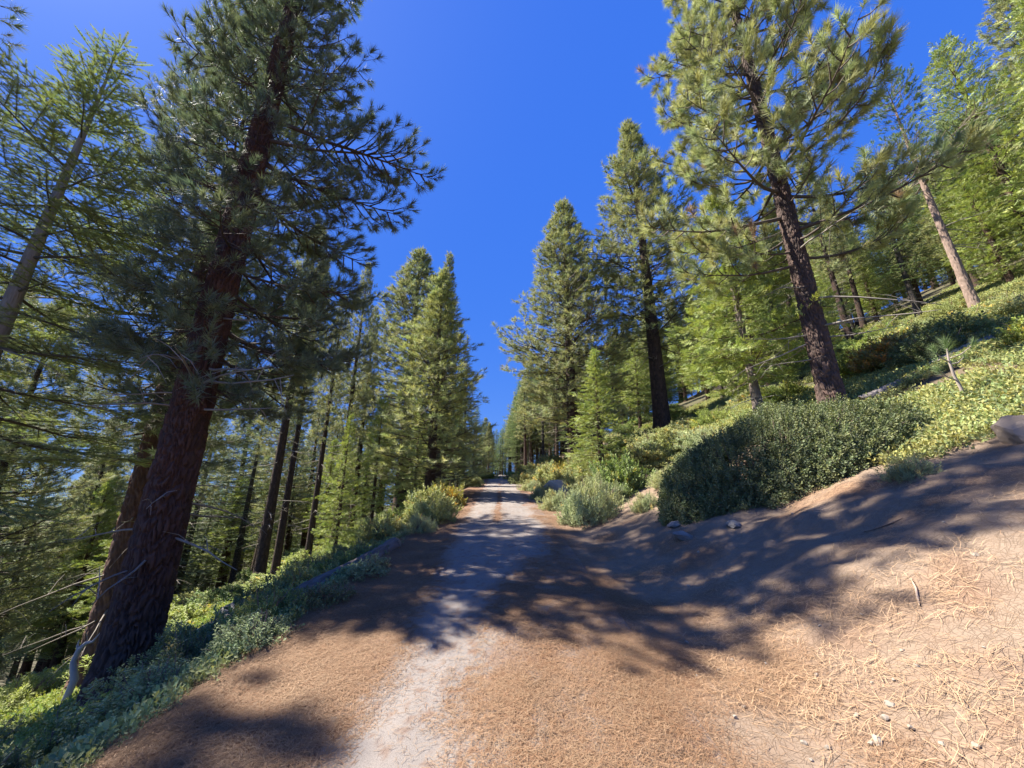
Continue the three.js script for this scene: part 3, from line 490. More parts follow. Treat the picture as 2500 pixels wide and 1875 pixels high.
woods(902, 50, -18, 18, 40, 110, 1.7, ['fir', 'pine', 'fir', 'narrow'], verge);
woods(903, 34, -9, 9, 66, 105, 1.4, ['fir', 'pine', 'fir'], () => 0);
woods(904, 12, -7.5, 4, 46, 66, 1.3, ['fir', 'pine', 'fir'], () => 2.6);
console.log('trees', planted.length);

// ---------------------------------------------------------------- shrubs
const shrubLeaf = { oval: [1, 2, 3].map((s) => leafSprig(s * 3, 11, 0.17, 0.075, 0.04)), narrow: [1, 2, 3].map((s) => leafSprig(s * 4, 16, 0.17, 0.06, 0.018)), fine: [1, 2, 3].map((s) => leafSprig(s * 6, 12, 0.11, 0.042, 0.024)), round: [1, 2, 3].map((s) => leafSprig(s * 8, 9, 0.14, 0.042, 0.036)) };
function shrubModel(seed, leaf, n, open, tips) {       // unit size: about 1 m across each half, 1 m high
  const r = rng(seed), L = new Leafy(), W = new Wood();
  const lob = (a, e) => 0.74 + 1.0 * (fbm(Math.cos(a) * 2.3 + 5, Math.sin(a) * 2.3 + e * 2.6 + seed, 3, seed) - 0.4);
  for (let k = 0; k < n; k++) {
    const a = r() * 6.283, e = Math.asin(Math.pow(r(), 0.85)), q = lob(a, e) * (1 - open * r() * r()), p = V(Math.cos(a) * Math.cos(e) * q, Math.sin(e) * q * 0.95 + 0.03, Math.sin(a) * Math.cos(e) * q);
    const d = p.clone().normalize().multiplyScalar(0.7).add(V((r() - 0.5) * 1.1, 0.55 + r() * 0.5, (r() - 0.5) * 1.1)).normalize();
    const k1 = 0.7 + r() * 0.6, w = (fbm(p.x * 2 + 7, p.z * 2 + p.y, 2, seed + 3) - 0.5) * 0.9, t = r() < tips ? 1 : 0;
    L.stamp(shrubLeaf[leaf][Math.floor(r() * 3)], aim(p.addScaledVector(d, -0.1), d, r() * 6.28, (0.75 + r() * 0.5) * (r() < 0.12 ? 1.5 : 1)), k1 * (1 + w * 0.4 + t * 0.9), k1 * (1 + w * 0.1 + t * 0.2), k1 * (1 - w * 0.3 - t * 0.4));
  }
  for (let k = 0; k < 90; k++) { const a = r() * 6.283, e = 0.2 + r() * 1.3, q = lob(a, e) * (k % 3 ? 0.95 : 1.12), o = V((r() - 0.5) * 0.3, -0.05, (r() - 0.5) * 0.3), t = V(Math.cos(a) * Math.cos(e) * q, Math.sin(e) * q, Math.sin(a) * Math.cos(e) * q), m = o.clone().lerp(t, 0.5).add(V((r() - 0.5) * 0.2, (r() - 0.3) * 0.15, (r() - 0.5) * 0.2)); W.tube([o, m, t], [0.02, 0.012, 0.004], 4, [0.20, 0.14, 0.11]); }
  const g = new THREE.Group(); mesh('stems', W.geo(), M.wood, g).userData.kind = 'stuff'; mesh('foliage', L.geo(), M.pine, g); return g;
}
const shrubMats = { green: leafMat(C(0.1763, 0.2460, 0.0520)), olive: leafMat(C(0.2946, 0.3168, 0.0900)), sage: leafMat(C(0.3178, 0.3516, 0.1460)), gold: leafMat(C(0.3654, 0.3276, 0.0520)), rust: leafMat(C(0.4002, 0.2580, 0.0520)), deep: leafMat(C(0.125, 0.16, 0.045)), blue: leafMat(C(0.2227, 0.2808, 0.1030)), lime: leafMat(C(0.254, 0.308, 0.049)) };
const shrubs = { oval: [shrubModel(1, 'oval', 1400, 0.7, 0.06), shrubModel(2, 'oval', 1100, 0.85, 0.12)], narrow: [shrubModel(3, 'narrow', 1500, 0.75, 0), shrubModel(4, 'narrow', 1000, 0.9, 0.03)], fine: [shrubModel(5, 'fine', 2600, 0.6, 0.03), shrubModel(7, 'fine', 2100, 0.8, 0.06)], round: [shrubModel(6, 'round', 1300, 0.8, 0)] };
function plantShrub(leaf, v, mat, x, d, rx, ry, rz, turn, label, group) {
  const g = shrubs[leaf][v % shrubs[leaf].length].clone(); g.children.forEach((c) => { if (c.name === 'foliage') c.material = shrubMats[mat]; });
  top(g, 'shrub'); g.position.copy(onLand(x, d, -0.08 - ry * 0.05)); g.rotation.y = turn; g.scale.set(rx, ry, rz); return tag(g, label, 'shrub', group);
}
// the big dark mound on the right bank
{
  const r = rng(8), g = new THREE.Group(), N = 12000, sp = [leafSprig(71, 15, 0.19, 0.046, 0.024), leafSprig(72, 15, 0.19, 0.046, 0.024), leafSprig(73, 13, 0.16, 0.042, 0.025)], W = new Wood(), lists = [[], [], []], O = onLand(4.9, 7.35);
  const blobs = [[3.6, 7.75, 0.7, 0.75], [3.95, 7.3, 0.65, 0.7], [4.6, 6.85, 0.65, 0.75], [5.3, 6.5, 0.6, 0.65], [3.75, 7.95, 0.85, 1.1], [4.3, 7.5, 1.05, 1.4], [4.95, 7.3, 1.15, 1.45], [5.6, 7.0, 1.1, 1.15], [6.2, 6.75, 0.85, 0.8], [4.0, 8.7, 0.8, 0.95], [5.2, 8.3, 1.1, 1.1], [6.1, 7.9, 0.95, 0.85]];
  let n = 0; while (n < N) {
    const [bx, bd, br, bh] = blobs[Math.floor(r() * blobs.length)], a = r() * 6.283, e = Math.asin(Math.pow(r(), 0.9) * 1.25 - 0.25), q = (0.8 + 0.32 * fbm(bx * 3 + Math.cos(a) * 2, bd * 3 + Math.sin(a) * 2 + e, 3, 4)) * (1 - 0.22 * r() * r());
    const x = bx + Math.cos(a) * Math.cos(e) * br * q, d = bd + Math.sin(a) * Math.cos(e) * br * q, up = Math.sin(e) * bh * q;
    if (blobs.some(([cx, cd, cr, ch]) => ((x - cx) / cr) ** 2 + ((d - cd) / cr) ** 2 + (up / ch) ** 2 < 0.42)) continue;
    const p = onLand(x, d, up).sub(O), nd = V(Math.cos(a) * Math.cos(e), 0.35 + Math.sin(e), -Math.sin(a) * Math.cos(e)).add(V((r() - 0.5) * 1.2, r() * 0.6, (r() - 0.5) * 1.2)).normalize(); lists[n % 3].push([p, nd]); n++;
    if (n % 45 === 0) { const b = onLand(bx, bd, 0).sub(O); W.tube([b, b.clone().lerp(p, 0.55).add(V(0, 0.12, 0)), p], [0.025, 0.015, 0.004], 4, [0.19, 0.13, 0.1]); }
  }
  const f = new THREE.Group(); f.name = 'foliage'; g.add(f);
  lists.forEach((list, k) => { const im = new THREE.InstancedMesh(triGeo(sp[k]), shrubMats.deep, list.length); im.name = 'leaves'; list.forEach(([p, d], i) => { im.setMatrixAt(i, aim(p.addScaledVector(d, -0.12), d, r() * 6.28, 0.8 + r() * 0.5)); const q = 0.75 + r() * 0.55, w = (r() - 0.5) * 0.3; im.setColorAt(i, C(q * (1.05 + w), q, q * (1 - w))); }); im.userData.kind = 'stuff'; f.add(im); });
  mesh('stems', W.geo(), M.wood, g).userData.kind = 'stuff'; top(g, 'shrub'); g.position.copy(O); tag(g, 'big dense dark green shrub mound on the right bank below the tall pine', 'shrub');
}
const shrubList = [
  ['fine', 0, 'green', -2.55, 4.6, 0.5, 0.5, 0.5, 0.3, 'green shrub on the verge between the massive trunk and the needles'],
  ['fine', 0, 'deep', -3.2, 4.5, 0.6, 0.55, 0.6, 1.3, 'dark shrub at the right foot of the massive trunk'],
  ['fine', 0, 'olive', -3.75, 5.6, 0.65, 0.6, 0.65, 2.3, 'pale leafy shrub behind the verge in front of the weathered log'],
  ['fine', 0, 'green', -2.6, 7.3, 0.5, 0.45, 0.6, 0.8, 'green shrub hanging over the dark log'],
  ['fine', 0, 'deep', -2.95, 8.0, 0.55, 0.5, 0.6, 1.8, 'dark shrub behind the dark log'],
  ['fine', 0, 'green', -3.25, 3.4, 0.55, 0.45, 0.5, 2.8, 'leafy green shrub low in front of the massive trunk'],
  ['oval', 1, 'lime', -4.0, 4.1, 0.6, 0.5, 0.6, 3.8, 'sunlit lime shrub left of the massive trunk foot'],
  ['oval', 0, 'olive', -4.9, 3.9, 0.7, 0.55, 0.6, 0.8, 'olive shrub near the left edge below the massive trunk'],
  ['narrow', 0, 'sage', 1.95, 10.5, 0.95, 1.15, 0.9, 0.2, 'grey-green sage shrub at the right road edge at the far end of the tree shadow'],
  ['narrow', 1, 'sage', 1.5, 13.4, 0.8, 0.8, 0.8, 1.0, 'low grey-green shrub at the right road edge beyond the sage'],
  ['narrow', 0, 'sage', 2.6, 11.6, 0.8, 1.0, 0.8, 2.2, 'grey-green shrub right behind the nearest roadside sage'],
  ['oval', 0, 'green', 3.5, 12.5, 1.1, 1.3, 1.0, 0.4, 'rounded green shrub with yellow tips below the bright young cedar'],
  ['oval', 1, 'gold', 2.9, 12.1, 0.5, 0.6, 0.5, 1.5, 'yellowing shrub at the left foot of the rounded green shrub'],
  ['narrow', 1, 'sage', 3.15, 9.5, 0.5, 0.5, 0.45, 0.9, 'small grey twiggy shrub clinging to the bare bank'],
  ['fine', 0, 'olive', 5.0, 14.2, 1.6, 0.95, 1.3, 0.2, 'wide pale olive shrub on the right bank under the tallest dark pine'],
  ['fine', 0, 'sage', 6.6, 13.4, 1.4, 0.8, 1.2, 1.2, 'pale spreading shrub on the slope behind the big dark mound'],
  ['fine', 0, 'olive', 7.1, 16.4, 1.6, 0.9, 1.4, 2.2, 'olive shrub around the foot of the tallest dark pine'],
  ['oval', 0, 'gold', 4.6, 18.5, 0.8, 0.8, 0.8, 2.0, 'gold-green shrub behind the bright young cedar'],
  ['fine', 0, 'olive', 2.5, 19.0, 1.2, 1.05, 1.3, 0.6, 'olive shrub above the pale boulder'],
  ['oval', 1, 'olive', 2.3, 24.5, 1.3, 1.2, 1.8, 0.1, 'yellow-green shrub bank by the dense pine trunk'],
  ['narrow', 0, 'sage', 1.3, 17.0, 0.7, 0.7, 0.9, 0.3, 'grey-green shrub at the right road edge in front of the boulder'],
  ['narrow', 1, 'sage', 1.05, 21.5, 0.7, 0.75, 1.1, 0.8, 'grey-green shrub overhanging the right road edge past the boulder'],
  ['fine', 0, 'olive', 1.0, 27.5, 1.1, 1.0, 1.8, 0.8, 'distant olive shrub along the right road edge'],
  ['fine', 0, 'green', 0.9, 34, 1.1, 1.0, 2.0, 1.4, 'distant green shrub where the road narrows on the right'],
  ['narrow', 0, 'olive', -2.15, 11.0, 0.75, 0.8, 0.95, 0.2, 'yellow-green shrub at the left road edge nearest the log'],
  ['oval', 0, 'olive', -2.5, 12.6, 0.85, 0.95, 1.0, 1.2, 'full olive shrub in the middle of the left roadside clump'],
  ['oval', 1, 'gold', -2.35, 14.6, 0.7, 0.85, 0.9, 2.0, 'golden shrub at the far end of the left roadside clump'],
  ['narrow', 1, 'sage', -2.15, 9.4, 0.55, 0.5, 0.55, 0.5, 'small dark twiggy shrub beside the log end'],
  ['fine', 0, 'olive', -3.4, 11.4, 0.9, 0.75, 1.0, 2.5, 'pale shrub down the verge behind the left roadside clump'],
  ['fine', 0, 'green', -3.3, 17, 0.9, 0.9, 1.1, 2.5, 'green shrub below the light-green roadside pine'],
  ['fine', 0, 'olive', -2.7, 26, 0.8, 0.8, 1.6, 0.5, 'distant shrub on the left road edge beyond the small fir'],
  ['fine', 0, 'lime', -2.6, 36, 0.9, 0.8, 2.0, 0.9, 'bright distant shrub at the left end of the road'],
  ['oval', 0, 'lime', -3.7, 8.0, 0.55, 0.55, 0.6, 0.6, 'bright lime shrub in the sun behind the left verge'],
  ['oval', 1, 'olive', -3.2, 6.6, 0.6, 0.6, 0.65, 1.7, 'olive shrub on the shaded left verge past the massive trunk'],
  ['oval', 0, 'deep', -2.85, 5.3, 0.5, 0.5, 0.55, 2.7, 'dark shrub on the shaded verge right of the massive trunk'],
  ['fine', 0, 'olive', -4.3, 9.6, 0.9, 0.6, 0.9, 0.2, 'pale shrub down the slope beyond the lime one'],
  ['fine', 0, 'lime', -5.1, 11.8, 1.0, 0.6, 1.1, 1.2, 'yellow-green shrub on the slope left of the white rock'],
  ['fine', 0, 'lime', -7.4, 14.2, 1.4, 0.6, 1.4, 2.2, 'sunlit yellow-green shrub among the left slope trunks'],
  ['fine', 0, 'sage', 3.1, 16.0, 1.1, 1.0, 1.0, 0.4, 'pale shrub directly in front of the bright young cedar'],
  ['fine', 0, 'olive', 3.9, 20.5, 1.3, 1.2, 1.2, 1.4, 'olive shrub on the bank above the pale boulder'],
  ['oval', 1, 'gold', 3.0, 21.5, 0.9, 1.0, 1.0, 2.4, 'gold-tipped shrub by the foot of the dense right roadside pine'],
  ['fine', 0, 'sage', 2.4, 28.5, 1.3, 1.2, 1.6, 0.4, 'pale shrub on the right bank past the dense pine'],
  ['oval', 0, 'olive', 3.4, 31.5, 1.5, 1.3, 1.8, 0.9, 'yellow-green shrub high on the right bank past the dense pine'],
  ['fine', 0, 'olive', 1.9, 38.0, 1.4, 1.2, 2.0, 1.9, 'distant olive shrub on the right where the road fades out'],
  ['fine', 0, 'sage', 5.9, 11.2, 1.2, 0.9, 1.0, 2.9, 'pale shrub peeping over the left shoulder of the big dark mound'],
  ['narrow', 0, 'sage', 4.4, 10.7, 0.8, 0.6, 0.7, 3.9, 'grey shrub at the top of the bare patch of bank'],
  ['round', 0, 'blue', -2.35, 4.1, 0.5, 0.38, 0.5, 0.2, 'low blue-green leafy plant at the edge of the needles'],
  ['round', 0, 'blue', -2.75, 3.6, 0.55, 0.42, 0.55, 1.2, 'blue-green leafy plant in front of the massive trunk'],
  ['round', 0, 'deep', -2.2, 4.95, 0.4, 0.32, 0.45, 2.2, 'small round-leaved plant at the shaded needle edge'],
  ['round', 0, 'blue', -2.1, 6.2, 0.4, 0.3, 0.6, 3.2, 'round-leaved plant trailing beside the fallen log'],
  ['oval', 1, 'olive', -3.5, 3.05, 0.6, 0.5, 0.6, 0.5, 'sunlit olive shrub at the lower left in front of the massive trunk'],
  ['fine', 0, 'lime', -4.4, 3.4, 0.9, 0.55, 0.8, 1.5, 'yellow-green shrub in the lower left corner'],
  ['oval', 0, 'deep', -2.95, 2.75, 0.45, 0.4, 0.5, 2.5, 'dark leafy shrub at the bottom left beside the needles'],
  ['fine', 0, 'olive', -5.6, 4.6, 0.9, 0.6, 0.8, 0.1, 'pale olive shrub left of the massive trunk base'],
  ['fine', 0, 'olive', -6.9, 6.2, 0.9, 0.5, 0.8, 0.8, 'low shrub by the grey snag behind the massive trunk'],
  ['narrow', 1, 'sage', 5.05, 5.0, 0.42, 0.36, 0.35, 0.4, 'little grey-green shrub alone on the open dirt bank'],
  ['oval', 1, 'rust', 12.2, 11.6, 1.3, 1.1, 1.2, 0.4, 'rust and yellow shrub on the slope right of the tall pine'],
  ['oval', 0, 'olive', 13.6, 11.2, 1.3, 0.95, 1.2, 1.4, 'pale green shrub right of the rust-coloured one'],
  ['fine', 0, 'deep', 11.8, 9.9, 1.4, 0.8, 1.1, 2.4, 'shaded shrub below the rust-coloured one'],
  ['oval', 1, 'lime', 11.2, 7.3, 0.8, 0.7, 0.8, 1.1, 'bright lime shrub at the right edge behind the pine seedling'],
  ['fine', 0, 'olive', 15.5, 12.2, 1.6, 0.8, 1.3, 2.1, 'pale shrub in front of the bare pinkish trunk'],
  ['oval', 0, 'lime', 12.4, 12.9, 1.0, 0.9, 1.0, 3.1, 'green shrub above the rust-coloured one'],
  ['fine', 0, 'green', 16.8, 16, 1.8, 0.9, 1.6, 0.1, 'green shrub in the shade of the upper right woods'],
  ['fine', 0, 'lime', 10.8, 14.6, 1.2, 0.9, 1.1, 1.1, 'lime shrub left of the rust-coloured one behind the tall trunk'],
];
shrubList.forEach((a) => plantShrub(...a));
{ const r = rng(1234);                                  // more shrubs along the slopes
  for (let k = 0; k < 170; k++) { const right = k % 2, d = 11 + r() * 30, x = right ? 4.5 + r() * (8 + d * 0.55) : -5.5 - r() * 16; if (right && d < 15 && x < 12) continue; if (planted.some(([a, b]) => Math.hypot(a - x, b - d) < 0.8)) continue; const s = 0.6 + r() * 0.8; const az = Math.atan2(x, d) * 180 / Math.PI, tint = right ? ['olive', 'green', 'sage', 'lime'][k >> 1 & 3] : ['lime', 'olive', 'green', 'lime'][k >> 1 & 3], word = { olive: 'olive', green: 'dark green', sage: 'grey-green', lime: 'yellow-green' }[tint], where = (right ? besideRight : besideLeft).find(([a]) => az < a)[1], far = d < 20 ? '' : d < 30 ? 'distant ' : 'far-off '; plantShrub(['fine', 'oval', 'narrow'][k % 3], k, right ? ['olive', 'green', 'sage', 'lime'][k >> 1 & 3] : ['lime', 'olive', 'green', 'lime'][k >> 1 & 3], x, d, s * 1.2, s * 0.75, s * 1.2, r() * 6, `${far}${word} undergrowth shrub ${where}`, `${far}${word} undergrowth shrubs ${where}`); } }
console.log('shrubs done');

// low creeping cover on both slopes: nobody could count it
function cover(name, label, mats, count, seed, pick) {
  const r = rng(seed), tri = [], sp = leafSprig(seed, 10, 0.12, 0.04, 0.023);
  for (let k = 0; k < 13; k++) { const m = aim(V((r() - 0.5) * 0.5, -0.02, (r() - 0.5) * 0.5), V((r() - 0.5) * 1.2, 0.8, (r() - 0.5) * 1.2).normalize(), r() * 6, 0.8 + r() * 0.7), v = V(); for (let i = 0; i < sp.length; i += 3) { v.set(sp[i], sp[i + 1], sp[i + 2]).applyMatrix4(m); tri.push(v.x, v.y, v.z); } }
  const im = new THREE.InstancedMesh(triGeo(tri), mats, count); let n = 0;
  for (let k = 0; k < count * 30 && n < count; k++) { const [x, d, s] = pick(r); if (!s) continue; const h = 0.15, nx = landY(x - h, d) - landY(x + h, d), nz = -(landY(x, d - h) - landY(x, d + h)), up = V(nx, 2 * h, nz).normalize(); im.setMatrixAt(n, aim(onLand(x, d, 0.02), up, r() * 6.28, s * (0.7 + r() * 0.6))); const q = 0.7 + r() * 0.6, w = (r() - 0.5) * 0.4; im.setColorAt(n, C(q * (1 + w), q, q * (1 - w))); n++; }
  im.count = n; top(im, name); return tag(im, label, null, null, 'stuff');
}
cover('ground_cover', 'yellow-green creeping ground cover on the left slope', shrubMats.lime, 9000, 55, (r) => { const d = 3 + Math.pow(r(), 1.5) * 34, x = -4.6 - Math.pow(r(), 1.2) * (6 + d * 0.6), n = fbm(x * 0.35, d * 0.35, 3, 99); return [x, d, n > 0.42 ? 1 + d * 0.02 : 0]; });
cover('ground_cover', 'pale creeping ground cover on the right slope beside the seedling', shrubMats.olive, 16000, 56, (r) => { const d = 4.2 + Math.pow(r(), 1.3) * 26, x = 5.5 + r() * (10 + d * 0.8), n = fbm(x * 0.4, d * 0.4, 3, 98), edge = d - (5.6 + (x - 5.5) * -0.12); return [x, d, edge > 0 && n > 0.4 ? 1 + d * 0.015 : 0]; });
cover('ground_cover', 'dark trailing leaves along the shaded left verge', shrubMats.blue, 1300, 57, (r) => { const d = 2.2 + r() * 7, x = -2.2 - r() * 2.6, s = x - roadX(d), n = fbm(x * 1.4, d * 1.4, 3, 97); return [x, d, s < -1.75 - n * 0.7 && n > 0.4 + (s > -2.4 ? 0.1 * r() : 0) ? 0.7 : 0]; });

// fallen needles
function litter(name, label, count, seed, pick, n, len, width, spread, flat, tone = [0.86, 0.8, 0.74], low = 0) {
  const r = rng(seed), geos = [0, 1, 2].map(() => { const tri = []; for (let k = 0; k < n; k++) { const a = r() * 6.283, x = (r() - 0.5) * spread, z = (r() - 0.5) * spread, l = len * (0.5 + r() * 0.6), c = Math.cos(a), s = Math.sin(a), b = (r() - 0.5) * l * 0.3, y0 = 0.002 + r() * flat, y1 = 0.002 + r() * flat, w = width / 2; const mx = x + c * l / 2 - s * b, mz = z + s * l / 2 + c * b, my = Math.max(y0, y1) + 0.003, ex = x + c * l, ez = z + s * l; tri.push(x - s * w, y0, z + c * w, x + s * w, y0, z - c * w, mx + s * w, my, mz - c * w, x - s * w, y0, z + c * w, mx + s * w, my, mz - c * w, mx - s * w, my, mz + c * w, mx - s * w, my, mz + c * w, mx + s * w, my, mz - c * w, ex, y1, ez); } return triGeo(tri); });
  const g = new THREE.Group();
  geos.forEach((geo, q) => {
    const im = new THREE.InstancedMesh(geo, M.litter, count); im.name = 'needles'; let m = 0;
    for (let k = 0; k < count * 40 && m < count; k++) { const [x, d, ok] = pick(r); if (!ok) continue; const h = 0.12, up = V(landY(x - h, d) - landY(x + h, d), 2 * h, landY(x, d + h) - landY(x, d - h)).normalize(), s = x - roadX(d); im.setMatrixAt(m, aim(onLand(x, d, Math.abs(s) < 1.4 ? 0.016 + 0.03 * (1 - (s / 1.4) ** 2) : 0.006), up, r() * 6.28, 0.8 + r() * 0.4)); const b = 0.75 + r() * 0.5, t = lerp(low, 1, r()); im.setColorAt(m, C(lerp(0.22, 0.33, t) * b * tone[0], lerp(0.115, 0.235, t) * b * tone[1], lerp(0.055, 0.145, t) * b * tone[2])); m++; }
    im.count = m; g.add(im);
  });
  top(g, name); return tag(g, label, null, null, 'stuff');
}
litter('fallen_needles', 'orange pine needle litter on the road and shoulders', 1700, 61, (r) => { const d = 1.8 + Math.pow(r(), 1.6) * 12, x = -2.4 + r() * 5; return [x, d, needleCover(x, d) > 0.25 + r() * 0.6]; }, 70, 0.07, 0.0019, 0.42, 0.008);
litter('fallen_needles', 'straw-coloured loose needles in drifts on the dirt bank', 130, 62, (r) => { const d = 1.8 + r() * 8, x = 1.4 + r() * 5.5, k = fbm(x * 1.5 + 3, d * 1.9, 4, 33); return [x, d, k > 0.55 + r() * 0.12 - step(2.8, 1.8, d) * 0.1 || r() < 0.012]; }, 46, 0.15, 0.0024, 0.5, 0.016, [1.12, 1.06, 0.98], 0.55);

// ---------------------------------------------------------------- stones, rocks, logs
function stoneGeo(seed, detail, rough) {
  const g = new THREE.IcosahedronGeometry(1, detail), p = g.attributes.position, c = [], v = V();
  const cuts = []; const r = rng(seed); for (let k = 0; k < 16; k++) cuts.push([V(r() - 0.5, r() - 0.5, r() - 0.5).normalize(), 0.52 + r() * 0.36]);
  for (let i = 0; i < p.count; i++) { v.fromBufferAttribute(p, i); for (const [n, d] of cuts) { const q = v.dot(n); if (q > d) v.addScaledVector(n, (d - q) * 0.98); } const f = fbm(v.x * 3 + seed, v.y * 3 + v.z * 2.3, 4, seed) - 0.5; v.multiplyScalar(1 + f * rough * 0.7 + (fbm(v.x * 11 + seed, v.y * 11 + v.z * 9, 3, seed + 2) - 0.5) * 0.07); p.setXYZ(i, v.x, v.y, v.z); const k = 0.85 + f * 0.7 + (hash(i, seed) - 0.5) * 0.05; c.push(k, k, k); }
  g.setAttribute('color', new THREE.Float32BufferAttribute(c, 3)); if (detail > 2) g.computeVertexNormals(); else g.deleteAttribute('normal'); return g;
}
const stoneGeos = [1, 2, 3, 4].map((s) => stoneGeo(s * 9, 1, 0.5)), stoneMat = std({ color: C(0.3040, 0.2584, 0.2052) }), rockMat = std({ color: C(0.2280, 0.2128, 0.1976) }), rockWhite = std({ color: C(0.3648, 0.3496, 0.3268) }), rockTan = std({ color: C(0.2584, 0.2052, 0.1634) });
const pebbles = [[1.78, 3.62], [1.61, 3.52], [1.77, 3.44], [1.66, 3.29], [1.74, 3.19], [1.53, 3.05], [1.41, 2.94], [2.59, 3.2], [2.24, 2.73, 1.8], [2.65, 3.03], [2.01, 2.6, 1.7], [1.77, 2.66, 1.3], [1.68, 2.72, 1.3], [2.19, 2.57, 1.3], [2.15, 2.68, 1.4], [3.65, 3.29, 1.9], [4.0, 3.78, 1.2], [1.4, 3.43], [1.94, 3.42], [2.12, 3.15], [1.89, 3.21, 0.7], [2.59, 2.88], [2.06, 2.78], [2.32, 2.93, 0.8], [1.06, 2.8, 0.6], [1.08, 2.87, 0.7], [1.98, 2.6], [2.22, 2.44], [2.31, 2.36, 1.3], [1.63, 2.6, 0.8], [1.56, 3.96], [3.06, 3.44, 0.7], [2.37, 4.09, 0.7], [2.51, 3.58], [2.42, 2.88, 0.8], [2.94, 2.77, 0.8], [2.78, 3.46, 0.7], [2.66, 5.95, 1.6], [3.98, 5.76, 1.4], [2.13, 5.15, 1.4]];
{ const r = rng(404);
  pebbles.forEach(([x, d, s = 1], k) => { const m = top(mesh('stone', stoneGeos[k % 4], stoneMat), 'stone'), q = 0.0145 * s; m.scale.set(q * (1 + r() * 0.6), q * (0.6 + r() * 0.4), q * (0.9 + r() * 0.4)); m.rotation.set(r() * 0.5, r() * 6.28, r() * 0.5); m.position.copy(onLand(x, d, q * 0.25)); tag(m, 'small pale angular stone lying on the open dirt bank', 'stone', 'pale stones scattered over the bank'); }); }
function rock(mat, x, d, sx, sy, sz, turn, seed, label, name = 'rock') { const m = top(mesh(name, stoneGeo(seed, 5, 0.3), mat), name); m.position.copy(onLand(x, d, sy * 0.25)); m.scale.set(sx, sy, sz); m.rotation.set(0.15, turn, -0.2); return tag(m, label, 'rock'); }
rock(rockWhite, 1.95, 17.9, 0.7, 0.55, 0.6, 0.4, 21, 'pale boulder among the shrubs at the right road edge', 'boulder');
rock(rockTan, 6.45, 4.75, 0.36, 0.32, 0.3, 2.1, 34, 'tan rock on the bank at the right edge');
rock(rockWhite, -3.35, 8.6, 0.32, 0.24, 0.3, 1.9, 23, 'whitish rock by the red-trunked cedar below the verge');
rock(rockWhite, -3.05, 8.9, 0.2, 0.16, 0.22, 0.9, 24, 'smaller whitish rock next to the log');
rock(rockMat, 2.75, 6.6, 0.2, 0.11, 0.15, 0.3, 25, 'grey rock half buried in the shaded bank below the big shrub');
rock(rockMat, 2.95, 7.4, 0.17, 0.1, 0.14, 2.3, 26, 'grey rock in the shaded bank left of the big shrub');
rock(rockMat, 3.4, 6.3, 0.15, 0.08, 0.12, 1.3, 27, 'flat brownish rock under the front of the big shrub');
rock(rockTan, 9.6, 6.4, 0.3, 0.12, 0.25, 0.3, 28, 'flat stone in the pale ground cover near the seedling');
rock(rockWhite, 16.2, 13.4, 0.35, 0.3, 0.3, 0.3, 29, 'white rock showing between shrubs high on the right');
rock(rockMat, -7.0, 11.2, 0.5, 0.5, 0.5, 1.0, 30, 'dark boulder at the upper end of the weathered log');
function log(a, b, r0, r1, colA, colB, seed, label, seg = 40, name = 'fallen_log') {
  const len = a.distanceTo(b), o = { r0, H: len * 9, taper: 0.0, flare: 0, trunkAt: (h) => V(0, h, 0) }, root = new THREE.Group();
  const g = barkTrunk({ ...o, trunkAt: (h) => V(0.03 * Math.sin(h * 2), h, 0.03 * Math.cos(h * 1.7)) }, seg, Math.round(len * 40), len - 0.5, 0.09, 0.5, 0.03, colA, colB, seed); mesh('bark', g, M.heroBark, root);
  const cap = new THREE.CircleGeometry(r0 * 0.97, 20); cap.setAttribute('color', new THREE.Float32BufferAttribute(new Array(cap.attributes.position.count).fill([0.3, 0.22, 0.16]).flat(), 3));
  for (const [y, t] of [[len - 0.54, -1], [-0.46, 1]]) { const c = mesh('cut_end', cap, M.wood, root); c.position.y = y; c.rotation.x = t * Math.PI / 2; }
  root.quaternion.setFromUnitVectors(Y, b.clone().sub(a).normalize()); top(root, name); root.position.copy(a); return tag(root, label, 'log');
}
log(onLand(-2.75, 5.9, 0.06), onLand(-2.05, 8.3, 0.12), 0.14, 0.14, [0.07, 0.055, 0.05], [0.15, 0.125, 0.11], 801, 'dark bark-covered log lying along the left edge of the road');
log(onLand(-6.1, 8.2, 0.16), onLand(-6.3, 11.3, 0.22), 0.17, 0.17, [0.27, 0.22, 0.18], [0.4, 0.34, 0.28], 802, 'weathered pale log on the slope right of the massive trunk');
log(onLand(9.2, 9.3, 0.12), onLand(12.6, 9.0, 0.15), 0.13, 0.13, [0.13, 0.11, 0.10], [0.24, 0.21, 0.19], 803, 'dark shaded log behind the shrubs right of the tall pine');
{ const W = new Wood(), p0 = onLand(-7.3, 7.6); W.tube([V(0, -0.2, 0), V(-0.05, 0.2, 0.02), V(-0.02, 0.45, 0), V(-0.1, 0.72, 0.03), V(-0.06, 0.9, 0.02), V(0.05, 1.0, 0.04), V(0.16, 1.02, 0.05), V(0.25, 1.16, 0.05)], [0.07, 0.05, 0.055, 0.04, 0.045, 0.028, 0.02, 0.005], 9, [0.34, 0.32, 0.31]); W.tube([V(-0.05, 0.85, 0.02), V(-0.1, 0.95, 0.03), V(-0.08, 1.05, 0.05)], [0.03, 0.02, 0.006], 5, [0.34, 0.32, 0.31]); const m = top(mesh('snag', W.geo(), M.wood), 'snag'); m.position.copy(p0); tag(m, 'bleached grey curved snag beside the second thick pine', 'snag'); }
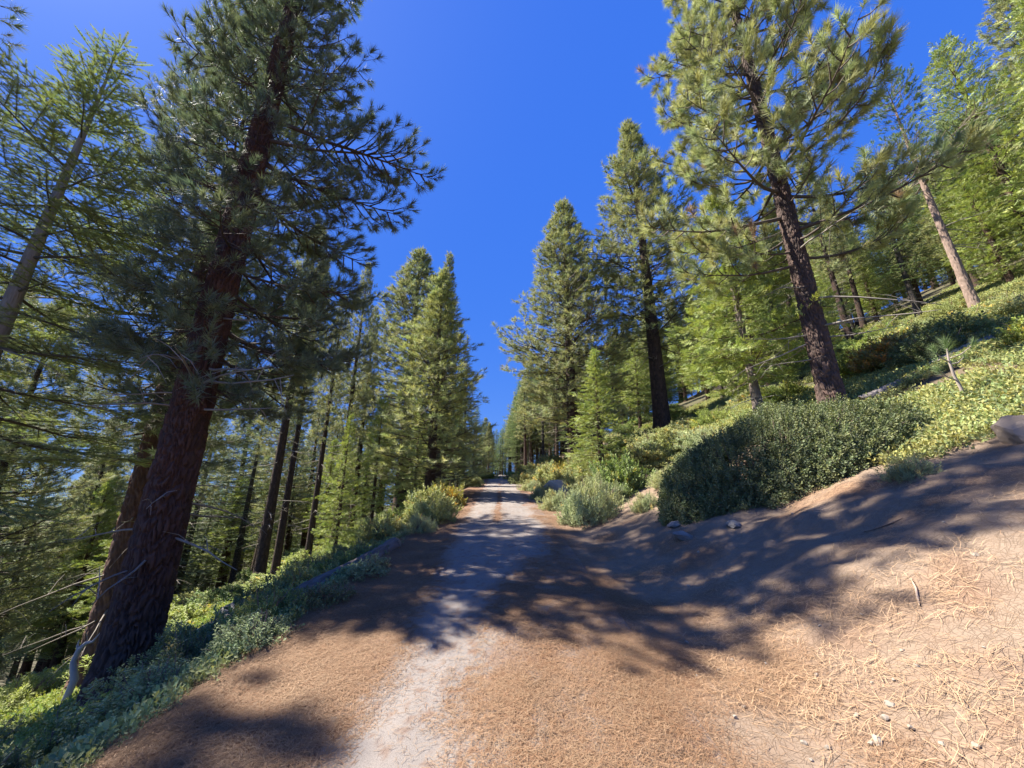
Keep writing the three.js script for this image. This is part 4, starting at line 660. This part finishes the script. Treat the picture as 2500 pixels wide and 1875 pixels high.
{ const r = rng(606); [[3.4, 2.6, 0.6, 'pale bent twig on the dirt at the lower right'], [3.9, 4.3, 0.3, 'dark flat stick on the open bank'], [3.1, 3.3, 0.25, 'short dark twig in the middle of the bank'], [4.6, 3.0, 0.5, 'curved pale twig near the right edge']].forEach(([x, d, l, label], k) => { const W = new Wood(), a = r() * 6.28, pts = [0, 1, 2, 3, 4].map((q) => { const f = q / 4 - 0.5, xx = x + Math.cos(a) * l * f + (r() - 0.5) * 0.05, dd = d + Math.sin(a) * l * f + (r() - 0.5) * 0.05; return onLand(xx, dd, 0.012); }), o = pts[2].clone(); pts.forEach((p) => p.sub(o)); W.tube(pts, [0.004, 0.008, 0.009, 0.008, 0.003], 5, k % 2 ? [0.16, 0.11, 0.08] : [0.46, 0.34, 0.24]); const m = top(mesh('twig', W.geo(), M.wood), 'twig'); m.position.copy(o); tag(m, label, 'twig'); }); }
{ // pine seedling on the right bank
  const g = new THREE.Group(), W = new Wood(), r = rng(19), t = needleTuft(31, 170, 0.22, 0.2, 0.0055), pts = [V(0, -0.1, 0), V(0.02, 0.25, 0), V(-0.05, 0.5, 0.02), V(-0.06, 0.78, 0.03), V(-0.02, 1.0, 0.03)];
  W.tube(pts, [0.03, 0.026, 0.022, 0.018, 0.012], 8, [0.30, 0.25, 0.21]); const tips = [[pts[4], V(0, 1, 0), 1.15]];
  for (const [h, x, z, k] of [[0.72, -0.32, 0.1, 0.85], [0.68, 0.36, -0.05, 0.7], [0.4, -0.42, 0.12, 0.7], [0.78, 0.2, 0.25, 0.8]]) { const p = along(pts, h), e = p.clone().add(V(x, 0.16, z)); W.tube([p, p.clone().lerp(e, 0.5).addScaledVector(Y, -0.04), e], [0.012, 0.01, 0.007], 5, [0.30, 0.25, 0.21]); tips.push([e, V(x, 0.9, z).normalize(), k]); }
  mesh('stem', W.geo(), M.wood, g); const L = new Leafy(); for (const [p, d, k] of tips) L.stamp(t, aim(p.clone().addScaledVector(d, -0.12), d, r() * 6, k), 0.17, 0.25, 0.085); mesh('needles', L.geo(), M.pine, g);
  top(g, 'pine_seedling'); g.position.copy(onLand(7.95, 6.55)); tag(g, 'young pine seedling with tufted needles alone on the right bank', 'pine seedling');
}

scene.traverse((o) => { if (o.isMesh) { o.castShadow = true; o.receiveShadow = true; } });
renderer.render(scene, camera);
